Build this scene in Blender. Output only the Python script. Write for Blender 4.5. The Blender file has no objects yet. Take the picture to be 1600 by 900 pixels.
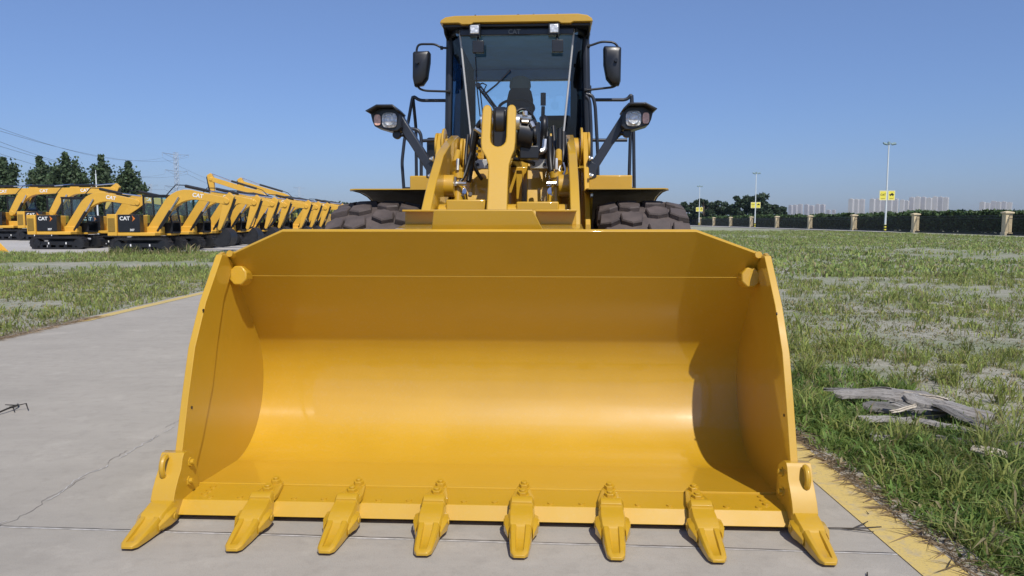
import bpy, bmesh, math, random
import numpy as np
from mathutils import Vector, Matrix
R = math.radians
scene = bpy.context.scene
COL = scene.collection

# ------------------------------------------------------------------ camera, sky, sun, exposure
cam_d = bpy.data.cameras.new('camera'); cam = bpy.data.objects.new('camera', cam_d); COL.objects.link(cam)
cam.location = (0, 0, 1.45); cam.rotation_euler = (R(90 - 5.217), 0, 0)
cam_d.sensor_width = 36; cam_d.lens = 25.875; cam_d.clip_start = .05; cam_d.clip_end = 12000
scene.camera = cam
SUN_EL, SUN_AZ = R(51), R(20)                       # azimuth: to the right of straight behind the camera
S = Vector((math.cos(SUN_EL) * math.sin(SUN_AZ), -math.cos(SUN_EL) * math.cos(SUN_AZ), math.sin(SUN_EL)))
w = bpy.data.worlds.new('World'); scene.world = w; w.use_nodes = True
nt = w.node_tree; bg = nt.nodes['Background']; sky = nt.nodes.new('ShaderNodeTexSky')
sky.sky_type = 'NISHITA'; sky.sun_disc = False; sky.sun_elevation = SUN_EL; sky.sun_rotation = math.atan2(S.x, S.y)
sky.air_density = 1.0; sky.dust_density = .5; sky.ozone_density = 3.0; sky.altitude = 50
tint = nt.nodes.new('ShaderNodeVectorMath'); tint.operation = 'MULTIPLY'; 
tcs = nt.nodes.new('ShaderNodeTexCoord'); spx = nt.nodes.new('ShaderNodeSeparateXYZ'); nt.links.new(tcs.outputs['Generated'], spx.inputs[0])
rmp = nt.nodes.new('ShaderNodeValToRGB'); nt.links.new(spx.outputs[2], rmp.inputs[0]); el = rmp.color_ramp.elements     # clearer, deeper air low down than the model sky has
el[0].position = 0; el[0].color = (.44, .53, .84, 1); el[1].position = .40; el[1].color = (.96, .96, 1.12, 1); e3 = el.new(.13); e3.color = (.60, .68, .93, 1)
sc_ = nt.nodes.new('ShaderNodeVectorMath'); sc_.operation = 'SCALE'; sc_.inputs['Scale'].default_value = 1.1
nt.links.new(rmp.outputs[0], sc_.inputs[0]); nt.links.new(sc_.outputs[0], tint.inputs[1])
nt.links.new(sky.outputs[0], tint.inputs[0]); nt.links.new(tint.outputs[0], bg.inputs[0]); bg.inputs[1].default_value = .106
sun_d = bpy.data.lights.new('sun', 'SUN'); sun_d.energy = 4.3; sun_d.angle = R(.53); sun_d.color = (1, .95, .87)
sun = bpy.data.objects.new('sun', sun_d); COL.objects.link(sun)
sun.rotation_euler = (-S).to_track_quat('-Z', 'Y').to_euler(); sun.location = S * 60
vs = scene.view_settings; vs.view_transform = 'Standard'; vs.look = 'None'; vs.exposure = 0; vs.gamma = 1
scene.cycles.use_denoising = True
scene.cycles.max_bounces = 8; scene.cycles.transparent_max_bounces = 16

# ------------------------------------------------------------------ materials
def nmat(name):
    m = bpy.data.materials.new(name); m.use_nodes = True
    return m, m.node_tree, m.node_tree.nodes['Principled BSDF']
def N(nt, t, **kw):
    n = nt.nodes.new(t)
    for k, v in kw.items():
        if isinstance(k, str) and hasattr(n, k): setattr(n, k, v)
    return n
def ramp(nt, src, stops):
    r = nt.nodes.new('ShaderNodeValToRGB'); nt.links.new(src, r.inputs[0])
    e = r.color_ramp.elements
    while len(e) > 1: e.remove(e[-1])
    e[0].position = stops[0][0]; e[0].color = (*stops[0][1], 1)
    for p, c in stops[1:]:
        x = e.new(p); x.color = (*c, 1)
    return r
def noise(nt, scale, detail=4, rough=.55, coord='Object', stretch=None):
    tc = nt.nodes.new('ShaderNodeTexCoord'); mp = nt.nodes.new('ShaderNodeMapping')
    nt.links.new(tc.outputs[coord], mp.inputs[0])
    if stretch: mp.inputs['Scale'].default_value = stretch
    n = nt.nodes.new('ShaderNodeTexNoise'); n.inputs['Scale'].default_value = scale
    n.inputs['Detail'].default_value = detail; n.inputs['Roughness'].default_value = rough
    nt.links.new(mp.outputs[0], n.inputs[0]); return n
def bump(nt, b, src, strength, dist=.01):
    x = nt.nodes.new('ShaderNodeBump'); x.inputs['Strength'].default_value = strength; x.inputs['Distance'].default_value = dist
    nt.links.new(src, x.inputs['Height']); nt.links.new(x.outputs[0], b.inputs['Normal']); return x
def mixc(nt, fac, a, b, mode='MIX'):
    m = nt.nodes.new('ShaderNodeMix'); m.data_type = 'RGBA'; m.blend_type = mode
    if isinstance(fac, float): m.inputs[0].default_value = fac
    else: nt.links.new(fac, m.inputs[0])
    for s, v in ((6, a), (7, b)):
        if isinstance(v, tuple): m.inputs[s].default_value = (*v, 1)
        else: nt.links.new(v, m.inputs[s])
    return m.outputs[2]
def plain(name, col, rough=.5, metal=0., var=.12, scale=6., bmp=0., coat=0., spec=.5):
    m, nt, b = nmat(name)
    n = noise(nt, scale, 5)
    lo = tuple(max(0, c * (1 - var)) for c in col); hi = tuple(min(1, c * (1 + var)) for c in col)
    r = ramp(nt, n.outputs[0], [(.3, lo), (.7, hi)])
    nt.links.new(r.outputs[0], b.inputs['Base Color'])
    rr = ramp(nt, n.outputs[0], [(.3, (rough * .85,) * 3), (.7, (min(1, rough * 1.15),) * 3)])
    nt.links.new(rr.outputs[0], b.inputs['Roughness'])
    b.inputs['Metallic'].default_value = metal; b.inputs['Coat Weight'].default_value = coat
    b.inputs['Specular IOR Level'].default_value = spec
    if bmp: bump(nt, b, noise(nt, scale * 8, 3).outputs[0], bmp)
    return m
def paint(name, col, rough=.36, dust=.10, coat=.8, stretch=None, wav=.25, crough=.045):
    m, nt, b = nmat(name)
    n1 = noise(nt, 2.3, 6, .6); n2 = noise(nt, 55, 4, .6)
    base = ramp(nt, n1.outputs[0], [(.3, tuple(c * .95 for c in col)), (.7, tuple(min(1, c * 1.03) for c in col))])
    dm = ramp(nt, n2.outputs[0], [(.52, (0, 0, 0)), (.78, (dust,) * 3)])
    c = mixc(nt, dm.outputs[0], base.outputs[0], (.45, .36, .22))
    nt.links.new(c, b.inputs['Base Color'])
    rr = ramp(nt, n1.outputs[0], [(.25, (rough * .85,) * 3), (.75, (rough * 1.25,) * 3)])
    nt.links.new(rr.outputs[0], b.inputs['Roughness'])
    b.inputs['Coat Weight'].default_value = coat; b.inputs['Coat Roughness'].default_value = crough
    lo = noise(nt, 2.2, 2, stretch=stretch); hi = noise(nt, 160, 2)
    b1 = nt.nodes.new('ShaderNodeBump'); b1.inputs['Strength'].default_value = wav; b1.inputs['Distance'].default_value = .02
    nt.links.new(lo.outputs[0], b1.inputs['Height'])
    b2 = nt.nodes.new('ShaderNodeBump'); b2.inputs['Strength'].default_value = .06; b2.inputs['Distance'].default_value = .002
    nt.links.new(hi.outputs[0], b2.inputs['Height']); nt.links.new(b1.outputs[0], b2.inputs['Normal'])
    nt.links.new(b2.outputs[0], b.inputs['Normal'])
    return m
def glass(name, tint, gloss=.9, ior=1.72):
    m = bpy.data.materials.new(name); m.use_nodes = True; nt = m.node_tree; nt.nodes.clear()
    out = nt.nodes.new('ShaderNodeOutputMaterial'); mx = nt.nodes.new('ShaderNodeMixShader')
    t = nt.nodes.new('ShaderNodeBsdfTransparent'); t.inputs[0].default_value = (*tint, 1)
    g = nt.nodes.new('ShaderNodeBsdfGlossy'); g.inputs['Roughness'].default_value = .02; g.inputs[0].default_value = (gloss,) * 3 + (1,)
    lw = nt.nodes.new('ShaderNodeLayerWeight'); pw = nt.nodes.new('ShaderNodeMath'); pw.operation = 'POWER'; pw.inputs[1].default_value = 5
    lw.inputs[0].default_value = .5; nt.links.new(lw.outputs['Facing'], pw.inputs[0]); r0 = ((ior - 1) / (ior + 1)) ** 2
    f = nt.nodes.new('ShaderNodeMath'); f.operation = 'MULTIPLY_ADD'; f.inputs[1].default_value = 1 - r0; f.inputs[2].default_value = r0; nt.links.new(pw.outputs[0], f.inputs[0])
    n = noise(nt, 3, 3); r = ramp(nt, n.outputs[0], [(.35, (0, 0, 0)), (.7, (.012,) * 3)])
    ad = nt.nodes.new('ShaderNodeMath'); ad.operation = 'ADD'
    nt.links.new(f.outputs[0], ad.inputs[0]); nt.links.new(r.outputs[0], ad.inputs[1])
    nt.links.new(ad.outputs[0], mx.inputs[0]); nt.links.new(t.outputs[0], mx.inputs[1]); nt.links.new(g.outputs[0], mx.inputs[2])
    nt.links.new(mx.outputs[0], out.inputs[0]); return m
def foliage(name, transl=.25, rough=.55):
    m, nt, b = nmat(name)
    a = nt.nodes.new('ShaderNodeAttribute'); a.attribute_name = 'tint'
    n = noise(nt, .8, 3)
    r = ramp(nt, n.outputs[0], [(.3, (.85, .85, .85)), (.7, (1.15, 1.15, 1.1))])
    c = mixc(nt, 1., a.outputs['Color'], r.outputs[0], 'MULTIPLY')
    nt.links.new(c, b.inputs['Base Color']); b.inputs['Roughness'].default_value = rough
    b.inputs['Specular IOR Level'].default_value = .25
    tr = nt.nodes.new('ShaderNodeBsdfTranslucent'); nt.links.new(c, tr.inputs[0])
    mx = nt.nodes.new('ShaderNodeMixShader'); mx.inputs[0].default_value = transl
    out = nt.nodes['Material Output']
    nt.links.new(b.outputs[0], mx.inputs[1]); nt.links.new(tr.outputs[0], mx.inputs[2]); nt.links.new(mx.outputs[0], out.inputs[0])
    return m
YEL = paint('loader_yellow_paint', (.52, .298, .011), .48)
YELS = paint('bucket_shell_paint', (.52, .298, .011), .46, .14, 1., (.25, 2.6, 2.6), .20, .065)
YELX = paint('excavator_yellow_paint', (.68, .38, .04), .5, .2, .25)
FENDER_SHADE = plain('fender_shade_brown', (.050, .030, .014), .7)  # dark brown that stands in for the shade beneath the fenders
BLK = plain('black_paint', (.012, .013, .016), .38, coat=.1)
NAVY = plain('dark_blue_grey_paint', (.018, .022, .032), .4, coat=.15)
RUB = plain('tyre_rubber', (.080, .062, .056), .72, var=.3, scale=9, bmp=.25)
HOSE = plain('hose_rubber', (.010, .010, .011), .45)
STEEL = plain('bright_steel', (.62, .62, .60), .3, .9)
SILV = plain('silver_block', (.55, .55, .52), .4, .3)
CHROME = plain('chrome_rod', (.8, .8, .8), .12, 1., var=.03)
DARKIN = plain('cab_interior', (.022, .025, .03), .7)
SEATM = plain('seat_fabric', (.05, .055, .065), .85, bmp=.2, scale=20)
PALE = plain('pale_console', (.36, .42, .38), .5)
SEAL = plain('grey_window_seal', (.5, .5, .5), .4)
GLS = glass('windscreen_glass', (.86, .98, 1.0))
GLS2 = glass('rear_glass', (.88, 1.0, 1.0))
DGL = glass('dark_side_glass', (.10, .18, .26)); CGL = glass('corner_glass', (.16, .26, .36), .9, 1.6)
WHITE = plain('white_paint', (.78, .78, .76), .5, var=.05)
TXTB = plain('black_lettering', (.01, .01, .01), .5)
ORNG = plain('orange_mark', (.65, .18, .02), .5)
TRK = plain('track_steel', (.018, .018, .020), .55, .2, var=.35, scale=4, bmp=.2)
MESHB = plain('grille_bronze', (.25, .15, .02), .6, var=.4, scale=60)
BARK = plain('bark', (.12, .095, .07), .9, var=.35, scale=5, bmp=.5)
LEAF = foliage('tree_leaves'); GRASSM = foliage('grass_blades', .5)
STONE = plain('pillar_stone', (.66, .54, .34), .8, var=.14, scale=3, bmp=.15)
IRON = plain('fence_iron', (.010, .012, .012), .5)
POLE = plain('lamp_post_paint', (.62, .66, .66), .45, var=.06)
SIGNY = plain('sign_yellow', (.75, .66, .08), .5, var=.04)
LAMPM = plain('lamp_head_grey', (.22, .30, .30), .4)
PYL = plain('galvanised_steel', (.36, .41, .48), .5, .2)
WIRE = plain('power_cable', (.17, .20, .26), .5)
LENS = None
def lensmat():
    m, nt, b = nmat('lamp_lens')
    v = nt.nodes.new('ShaderNodeTexVoronoi'); v.inputs['Scale'].default_value = 38
    tc = nt.nodes.new('ShaderNodeTexCoord'); nt.links.new(tc.outputs['Object'], v.inputs[0])
    r = ramp(nt, v.outputs['Distance'], [(.1, (.95, .95, .95)), (.6, (.55, .57, .6))])
    nt.links.new(r.outputs[0], b.inputs['Base Color']); b.inputs['Metallic'].default_value = .15; b.inputs['Roughness'].default_value = .22
    b.inputs['Coat Weight'].default_value = .8; bump(nt, b, v.outputs['Distance'], .6, .01); return m
LENS = lensmat()
AMBER = plain('indicator_lens', (.72, .42, .32), .2, var=.3, scale=40, coat=.6)

# ------------------------------------------------------------------ mesh helpers
class M:
    def __init__(s): s.bm = bmesh.new()
    def quad_mesh(s, vs, fs):
        v = [s.bm.verts.new(p) for p in vs]
        for f in fs:
            try: s.bm.faces.new([v[i] for i in f])
            except ValueError: pass
        return v
    def box(s, x0, x1, y0, y1, z0, z1, mat=None):
        p = [(x, y, z) for x in (x0, x1) for y in (y0, y1) for z in (z0, z1)]
        if mat is not None: p = [mat @ Vector(q) for q in p]
        s.quad_mesh(p, [(0, 1, 3, 2), (4, 6, 7, 5), (0, 4, 5, 1), (2, 3, 7, 6), (0, 2, 6, 4), (1, 5, 7, 3)]); return s
    def prism(s, pts, ax, a, b, mat=None):
        def P(u, v, t):
            q = {'x': (t, u, v), 'y': (u, t, v), 'z': (u, v, t)}[ax]
            return mat @ Vector(q) if mat is not None else q
        n = len(pts)
        s.quad_mesh([P(u, v, a) for u, v in pts] + [P(u, v, b) for u, v in pts],
                    [tuple(range(n)), tuple(range(2 * n - 1, n - 1, -1))] + [(i, (i + 1) % n, n + (i + 1) % n, n + i) for i in range(n)])
        return s
    def loft(s, secs, closed=True):
        n = len(secs[0]); vs = [p for q in secs for p in q]; fs = []
        for k in range(len(secs) - 1):
            for i in range(n if closed else n - 1):
                j = (i + 1) % n; fs.append((k * n + i, k * n + j, (k + 1) * n + j, (k + 1) * n + i))
        if closed: fs += [tuple(range(n)), tuple(range(len(vs) - 1, len(vs) - n - 1, -1))]
        s.quad_mesh(vs, fs); return s
    def tube(s, pts, r, n=8, taper=None):
        pts = [Vector(p) for p in pts]; secs = []; up = None
        for i, p in enumerate(pts):
            a = (p - pts[i - 1]).normalized() if i else None
            b = (pts[i + 1] - p).normalized() if i + 1 < len(pts) else None
            t = (a + b).normalized() if a and b and (a + b).length > 1e-6 else (a or b)
            if up is None:
                up = Vector((0, 0, 1)) if abs(t.z) < .9 else Vector((1, 0, 0))
            u = (up - t * up.dot(t))
            u = u.normalized() if u.length > 1e-6 else t.orthogonal().normalized()
            v = t.cross(u); up = u
            k = r if taper is None else r + (taper - r) * i / (len(pts) - 1)
            secs.append([p + (u * math.cos(2 * math.pi * j / n) + v * math.sin(2 * math.pi * j / n)) * k for j in range(n)])
        return s.loft(secs)
    def cyl(s, a, b, r, n=16, r2=None): return s.tube([a, b], r, n, r if r2 is None else r2)
    def hexbolt(s, p, d, r=.02, h=.02):
        p = Vector(p); d = Vector(d).normalized()
        s.tube([p, p + d * h], r, 6); s.tube([p + d * h, p + d * h * 1.5], r * .55, 8); s.tube([p - d * .001, p + d * .004], r * 1.25, 12); return s
def fil(pts, r=.03, k=4):
    pts = [Vector(p) for p in pts]; out = [pts[0]]
    for i in range(1, len(pts) - 1):
        a, p, b = pts[i - 1], pts[i], pts[i + 1]
        ra = min(r, (a - p).length * .45); rb = min(r, (b - p).length * .45)
        A = p + (a - p).normalized() * ra; B = p + (b - p).normalized() * rb
        for j in range(k + 1):
            t = j / k; out.append(A * (1 - t) ** 2 + p * 2 * t * (1 - t) + B * t * t)
    return out + [pts[-1]]
def obj(name, m, mat, parent=None, bevel=0., sm=35, seg=2):
    bmesh.ops.recalc_face_normals(m.bm, faces=m.bm.faces)
    me = bpy.data.meshes.new(name); m.bm.to_mesh(me); m.bm.free()
    me.materials.append(mat); me.shade_smooth(); me.set_sharp_from_angle(angle=R(sm))
    o = bpy.data.objects.new(name, me); COL.objects.link(o)
    if bevel:
        b = o.modifiers.new('bevel', 'BEVEL'); b.width = bevel; b.segments = seg; b.limit_method = 'ANGLE'; b.angle_limit = R(40); b.harden_normals = False
    if parent: o.parent = parent
    return o
def tag(o, label=None, cat=None, group=None, kind=None):
    for k, v in (('label', label), ('category', cat), ('group', group), ('kind', kind)):
        if v: o[k] = v
    return o
def empty(name, loc=(0, 0, 0), rz=0.):
    o = bpy.data.objects.new(name, None); COL.objects.link(o); o.location = loc; o.rotation_euler = (0, 0, rz); o.empty_display_size = .2; return o
CHILD = {}
def copy_tree(o, parent=None):
    c = o.copy(); COL.objects.link(c)
    if parent: c.parent = parent
    for ch in list(o.children): copy_tree(ch, c)
    return c
def np_mesh(name, V, F, mat, tint=None, parent=None, smooth=False):
    me = bpy.data.meshes.new(name); V = np.asarray(V, np.float32); F = np.asarray(F, np.int32)
    k = F.shape[1]
    me.vertices.add(len(V)); me.vertices.foreach_set('co', V.ravel())
    me.loops.add(F.size); me.loops.foreach_set('vertex_index', F.ravel())
    me.polygons.add(len(F)); me.polygons.foreach_set('loop_start', np.arange(0, F.size, k, dtype=np.int32))
    me.update(calc_edges=True); me.validate()
    if tint is not None:
        a = me.attributes.new('tint', 'FLOAT_COLOR', 'POINT')
        c = np.ones((len(V), 4), np.float32); c[:, :3] = tint; a.data.foreach_set('color', c.ravel())
    me.materials.append(mat)
    if smooth: me.shade_smooth()
    o = bpy.data.objects.new(name, me); COL.objects.link(o)
    if parent: o.parent = parent
    return o
_txt = {}
def text_obj(name, body, size, mat, parent, loc, rot, depth=.01, bold=.02, sx=1.):
    key = (body, depth, bold, mat.name)
    if key not in _txt:
        c = bpy.data.curves.new('lettering', 'FONT'); c.body = body; c.size = 1; c.align_x = 'CENTER'; c.align_y = 'CENTER'
        c.extrude = depth; c.offset = bold; c.resolution_u = 3
        t = bpy.data.objects.new('lettering_source', c); COL.objects.link(t)
        bpy.context.view_layer.update()
        me = bpy.data.meshes.new_from_object(t.evaluated_get(bpy.context.evaluated_depsgraph_get()))
        bpy.data.objects.remove(t); me.materials.clear(); me.materials.append(mat); _txt[key] = me
    o = bpy.data.objects.new(name, _txt[key]); COL.objects.link(o); o.parent = parent
    o.location = loc; o.rotation_euler = rot; o.scale = (size * sx, size, size); return o

# value noise in numpy
def vnoise(x, y, seed=0):
    rs = np.random.RandomState(seed); T = rs.rand(256, 256)
    xi = np.floor(x).astype(int); yi = np.floor(y).astype(int); fx = x - xi; fy = y - yi
    fx = fx * fx * (3 - 2 * fx); fy = fy * fy * (3 - 2 * fy)
    g = lambda a, b: T[a % 256, b % 256]
    return (g(xi, yi) * (1 - fx) + g(xi + 1, yi) * fx) * (1 - fy) + (g(xi, yi + 1) * (1 - fx) + g(xi + 1, yi + 1) * fx) * fy
def fbm(x, y, seed=0, o=4):
    t = 0; a = .5; s = 0
    for i in range(o): t = t + a * vnoise(x * 2 ** i, y * 2 ** i, seed + i); s += a; a *= .55
    return t / s

# ================================================================== SETTING
def ground_mat():
    m, nt, b = nmat('bare_soil')
    n1 = noise(nt, .55, 6, .65); n2 = noise(nt, 6, 6, .7); n3 = noise(nt, 45, 4, .6); n4 = noise(nt, .018, 4, .6)
    c1 = ramp(nt, n2.outputs[0], [(.3, (.22, .205, .15)), (.5, (.36, .345, .28)), (.72, (.46, .43, .36))])
    c2 = ramp(nt, n1.outputs[0], [(.4, (0, 0, 0)), (.62, (.75,) * 3)])
    c = mixc(nt, c2.outputs[0], c1.outputs[0], (.20, .235, .13))
    c3 = ramp(nt, n4.outputs[0], [(.45, (0, 0, 0)), (.6, (.5,) * 3)])
    c = mixc(nt, c3.outputs[0], c, (.17, .20, .085))
    nt.links.new(c, b.inputs['Base Color']); b.inputs['Roughness'].default_value = .95; b.inputs['Specular IOR Level'].default_value = .15
    ad = nt.nodes.new('ShaderNodeMath'); ad.operation = 'ADD'
    nt.links.new(n2.outputs[0], ad.inputs[0]); nt.links.new(n3.outputs[0], ad.inputs[1]); bump(nt, b, ad.outputs[0], .7, .04); return m
def concrete_mat(name, base, warm=1.):
    m, nt, b = nmat(name)
    n1 = noise(nt, .45, 7, .62); n2 = noise(nt, 9, 6, .7); n3 = noise(nt, 220, 2, .6); n4 = noise(nt, 1.6, 9, .78, stretch=(.55, 2.2, 1)); n5 = noise(nt, 2.1, 6, .7)
    r = ramp(nt, n1.outputs[0], [(.28, tuple(c * .78 for c in base)), (.5, base), (.72, tuple(c * 1.14 for c in base))])
    c = mixc(nt, .32, r.outputs[0], ramp(nt, n4.outputs[0], [(.3, tuple(c * .74 for c in base)), (.7, tuple(c * 1.22 for c in base))]).outputs[0])
    c = mixc(nt, ramp(nt, n2.outputs[0], [(.50, (0, 0, 0)), (.78, (.6,) * 3)]).outputs[0], c, tuple(c * .72 for c in base))
    c = mixc(nt, ramp(nt, n5.outputs[0], [(.56, (0, 0, 0)), (.70, (.45,) * 3)]).outputs[0], c, tuple(c * 1.32 for c in base))
    c = mixc(nt, ramp(nt, n3.outputs[0], [(.55, (0, 0, 0)), (.70, (.6,) * 3)]).outputs[0], c, tuple(c * .55 for c in base))
    nt.links.new(c, b.inputs['Base Color']); b.inputs['Roughness'].default_value = .82; b.inputs['Specular IOR Level'].default_value = .3
    ad = nt.nodes.new('ShaderNodeMath'); ad.operation = 'ADD'
    nt.links.new(n2.outputs[0], ad.inputs[0]); nt.links.new(n3.outputs[0], ad.inputs[1]); bump(nt, b, ad.outputs[0], .25, .008); return m
CONC = concrete_mat('concrete', (.372, .340, .288)); APR = concrete_mat('pale_concrete', (.44, .42, .39))
def linepaint():
    m, nt, b = nmat('worn_yellow_line')
    n1 = noise(nt, 14, 6, .75); n2 = noise(nt, 90, 3)
    c = mixc(nt, ramp(nt, n1.outputs[0], [(.50, (0, 0, 0)), (.66, (.75,) * 3)]).outputs[0], (.56, .415, .13), (.40, .33, .21))
    c = mixc(nt, ramp(nt, n2.outputs[0], [(.56, (0, 0, 0)), (.7, (.5,) * 3)]).outputs[0], c, (.25, .2, .12))
    nt.links.new(c, b.inputs['Base Color']); b.inputs['Roughness'].default_value = .75; bump(nt, b, n2.outputs[0], .2, .005); return m
LINE = linepaint()
JOINT = plain('joint_filler_pale', (.46, .44, .41), .9, var=.3, scale=25)
CRACK = plain('crack_dark', (.17, .155, .14), .95, var=.3, scale=20)

def sheet(name, pts, z, mat, kind='structure'):
    m = M(); m.quad_mesh([(x, y, z) for x, y in pts], [tuple(range(len(pts)))])
    return tag(obj(name, m, mat), kind=kind)
# ground: one sheet, gently uneven off the paving near the camera
gx = np.concatenate([np.linspace(-2090, -60, 12), np.linspace(-50, -8, 30), np.linspace(-7.6, 1.9, 6), np.linspace(2.0, 12, 60), np.linspace(13, 60, 40), np.linspace(70, 2090, 12)])
gy = np.concatenate([np.linspace(-80, 0, 5), np.linspace(1, 16, 70), np.linspace(17, 80, 60), np.linspace(90, 2090, 14)])
GXX, GYY = np.meshgrid(gx, gy)
def gheight(x, y):
    u = (fbm(x * .9, y * .9, 5) - .5) * .12 + (fbm(x * .15, y * .15, 9) - .5) * .10
    f = np.clip(np.maximum(x - 2.02, -6.45 - x) / .5, 0, 1) * np.clip((70 - y) / 20, 0, 1)
    return -.035 + u * f * .55 + .02 * f
gz = gheight(GXX, GYY)
nx = len(gx); ii, jj = np.meshgrid(np.arange(len(gy) - 1), np.arange(nx - 1), indexing='ij')
q0 = (ii * nx + jj).ravel()
tag(np_mesh('ground', np.stack([GXX.ravel(), GYY.ravel(), gz.ravel()], 1), np.stack([q0, q0 + 1, q0 + nx + 1, q0 + nx], 1), ground_mat(), smooth=True), kind='structure')
m = M(); m.box(-6.42, 2.02, -12, 60, -.25, 0); tag(obj('concrete_road', m, CONC), kind='structure')
sheet('road_line', [(1.68, -12), (1.88, -12), (1.89, 60), (1.69, 60)], .004, LINE)
sheet('road_line', [(-6.33, 10.35), (-6.14, 10.6), (-6.10, 60), (-6.30, 60)], .004, LINE)
def ragged(name, p, q, wd, mat, seed, z, jag=.02, n=160, gap=0.):
    rg = np.random.RandomState(seed); p = Vector((*p, 0)); q = Vector((*q, 0)); d = (q - p).normalized(); s = Vector((-d.y, d.x, 0)); m = M(); vs = []; off = 0
    for i in range(n + 1):
        c = p.lerp(q, i / n); off = off * .85 + (rg.rand() - .5) * jag
        h = wd * (.35 + rg.rand() * .8) / 2
        for k in (-1, 1):
            v = c + s * (off + k * h); vs.append((v.x, v.y, z))
    m.quad_mesh(vs, [(2 * i, 2 * i + 1, 2 * i + 3, 2 * i + 2) for i in range(n) if vnoise(np.array([i * .21]), np.array([.5]), seed)[0] > gap])
    return tag(obj(name, m, mat), kind='structure')
ragged('road_joint', (-6.1, 3.64), (1.68, 3.09), .011, JOINT, 1, .002, .003)
ragged('road_joint', (-6.1, 3.652), (1.68, 3.102), .006, CRACK, 2, .003, .003)
ragged('road_crack', (-2.44, 3.36), (-2.30, 12), .005, CRACK, 3, .002, .03, 400, .45)
ragged('road_crack', (-2.425, 3.36), (-2.285, 12), .009, JOINT, 4, .003, .03, 400, .35)
sheet('parking_apron', [(-140, 33.2), (-18, 31.8), (-7.5, 33.5), (-7.5, 130), (-140, 130)], .012, APR)
b_ = .0435
sheet('perimeter_path', [(42.8 + b_ * 94, 94), (45.3 + b_ * 94, 94), (45.3 + b_ * 330, 330), (36 + b_ * 330, 330), (40 + b_ * 200, 200), (42 + b_ * 130, 130)], .05, APR)

# ================================================================== FOLIAGE
def quads(C, size, rs, tint, up=.0, aspect=1.6):
    n = len(C); a = rs.normal(size=(n, 3)); a[:, 2] += up * 2; a /= np.linalg.norm(a, axis=1)[:, None]
    b = rs.normal(size=(n, 3)); b -= a * np.sum(a * b, 1)[:, None]; b /= np.linalg.norm(b, axis=1)[:, None]
    s = size * (.6 + .8 * rs.rand(n))[:, None] if np.isscalar(size) else size[:, None]
    a = a * s * aspect * .5; b = b * s * .5
    V = np.stack([C - a, C - b * 1., C + a, C + b], 1).reshape(-1, 3)
    F = np.arange(4 * n).reshape(n, 4); T = np.repeat(tint, 4, axis=0)
    return V, F, T
def tints(rs, n, base, var=.35, yel=.15):
    k = (1 - var + 2 * var * rs.rand(n))[:, None]; t = np.array(base)[None] * k
    t[:, 0] += yel * base[1] * rs.rand(n) * .6; return t
def make_tree(name, loc, h, wd, seed, label, cat='tree', group=None, style='poplar', leaf=.34, n=4200, base=(.052, .088, .042)):
    rs = np.random.RandomState(seed); root = empty(name, loc); tag(root, label, cat, group)
    m = M(); m.tube([(0, 0, -.3), (rs.normal() * .1, 0, h * .3), (rs.normal() * .15, rs.normal() * .15, h * .62), (rs.normal() * .2, 0, h * .93)], h * .022, 8, .03)
    C = []
    if style == 'poplar':
        K = 17
        for i in range(K):
            z0 = h * (.10 + .55 * rs.rand() ** 1.2); a = rs.rand() * 6.283; L = h * (.25 + .28 * rs.rand()) * (1 - .25 * z0 / h)
            out = wd * .5 * (.55 + .5 * rs.rand()) * (1 - .62 * z0 / h)
            p0 = np.array([0, 0, z0]); p1 = np.array([math.cos(a) * out, math.sin(a) * out, min(z0 + L, h * (1 - .30 * (out / (wd * .5)) ** 1.6 - .16 * rs.rand() * (i > 0)))])
            mid = p0 * .5 + p1 * .5 + np.array([math.cos(a), math.sin(a), -.4]) * out * .25
            m.tube([p0, mid, p1], h * .006, 5, .02)
            k = n // (K + 4); t = rs.rand(k) ** .8
            P = ((1 - t) ** 2)[:, None] * p0 + (2 * t * (1 - t))[:, None] * mid + (t * t)[:, None] * p1
            r = wd * .125 * np.sin(np.pi * np.clip(t * .86 + .14, 0, 1)) ** .7 + .08
            C.append(P + rs.normal(size=(k, 3)) * r[:, None] * np.array([.75, .75, 1.15]))
        k = n * 4 // (K + 4); t = rs.rand(k); C.append(np.stack([rs.normal(size=k) * wd * .10 * (1.25 - t), rs.normal(size=k) * wd * .10 * (1.25 - t), h * (.18 + .82 * t)], 1))
    else:
        K = 26
        for i in range(K):
            a = rs.rand() * 6.283; zz = .22 + .72 * rs.rand(); rr = wd * .5 * math.sqrt(max(.05, 1 - ((zz - .5) / .55) ** 2)) * (.45 + .55 * rs.rand())
            p = np.array([math.cos(a) * rr, math.sin(a) * rr, h * zz]); m.tube([(0, 0, h * zz * .55), p * .6 + np.array([0, 0, h * zz * .3]), p], h * .007, 5, .03)
            k = n // K; d = rs.normal(size=(k, 3)); d /= np.linalg.norm(d, axis=1)[:, None]
            C.append(p + d * (rs.rand(k) ** .45)[:, None] * np.array([wd * .17, wd * .17, h * .10]) * (.7 + .6 * rs.rand()))
    C = np.concatenate(C)
    V, F, T = quads(C, leaf, rs, tints(rs, len(C), base))
    obj('trunk', m, BARK, root); np_mesh('crown', V, F, LEAF, T, root); return root
TG = 'tall poplars behind the excavators'
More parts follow.
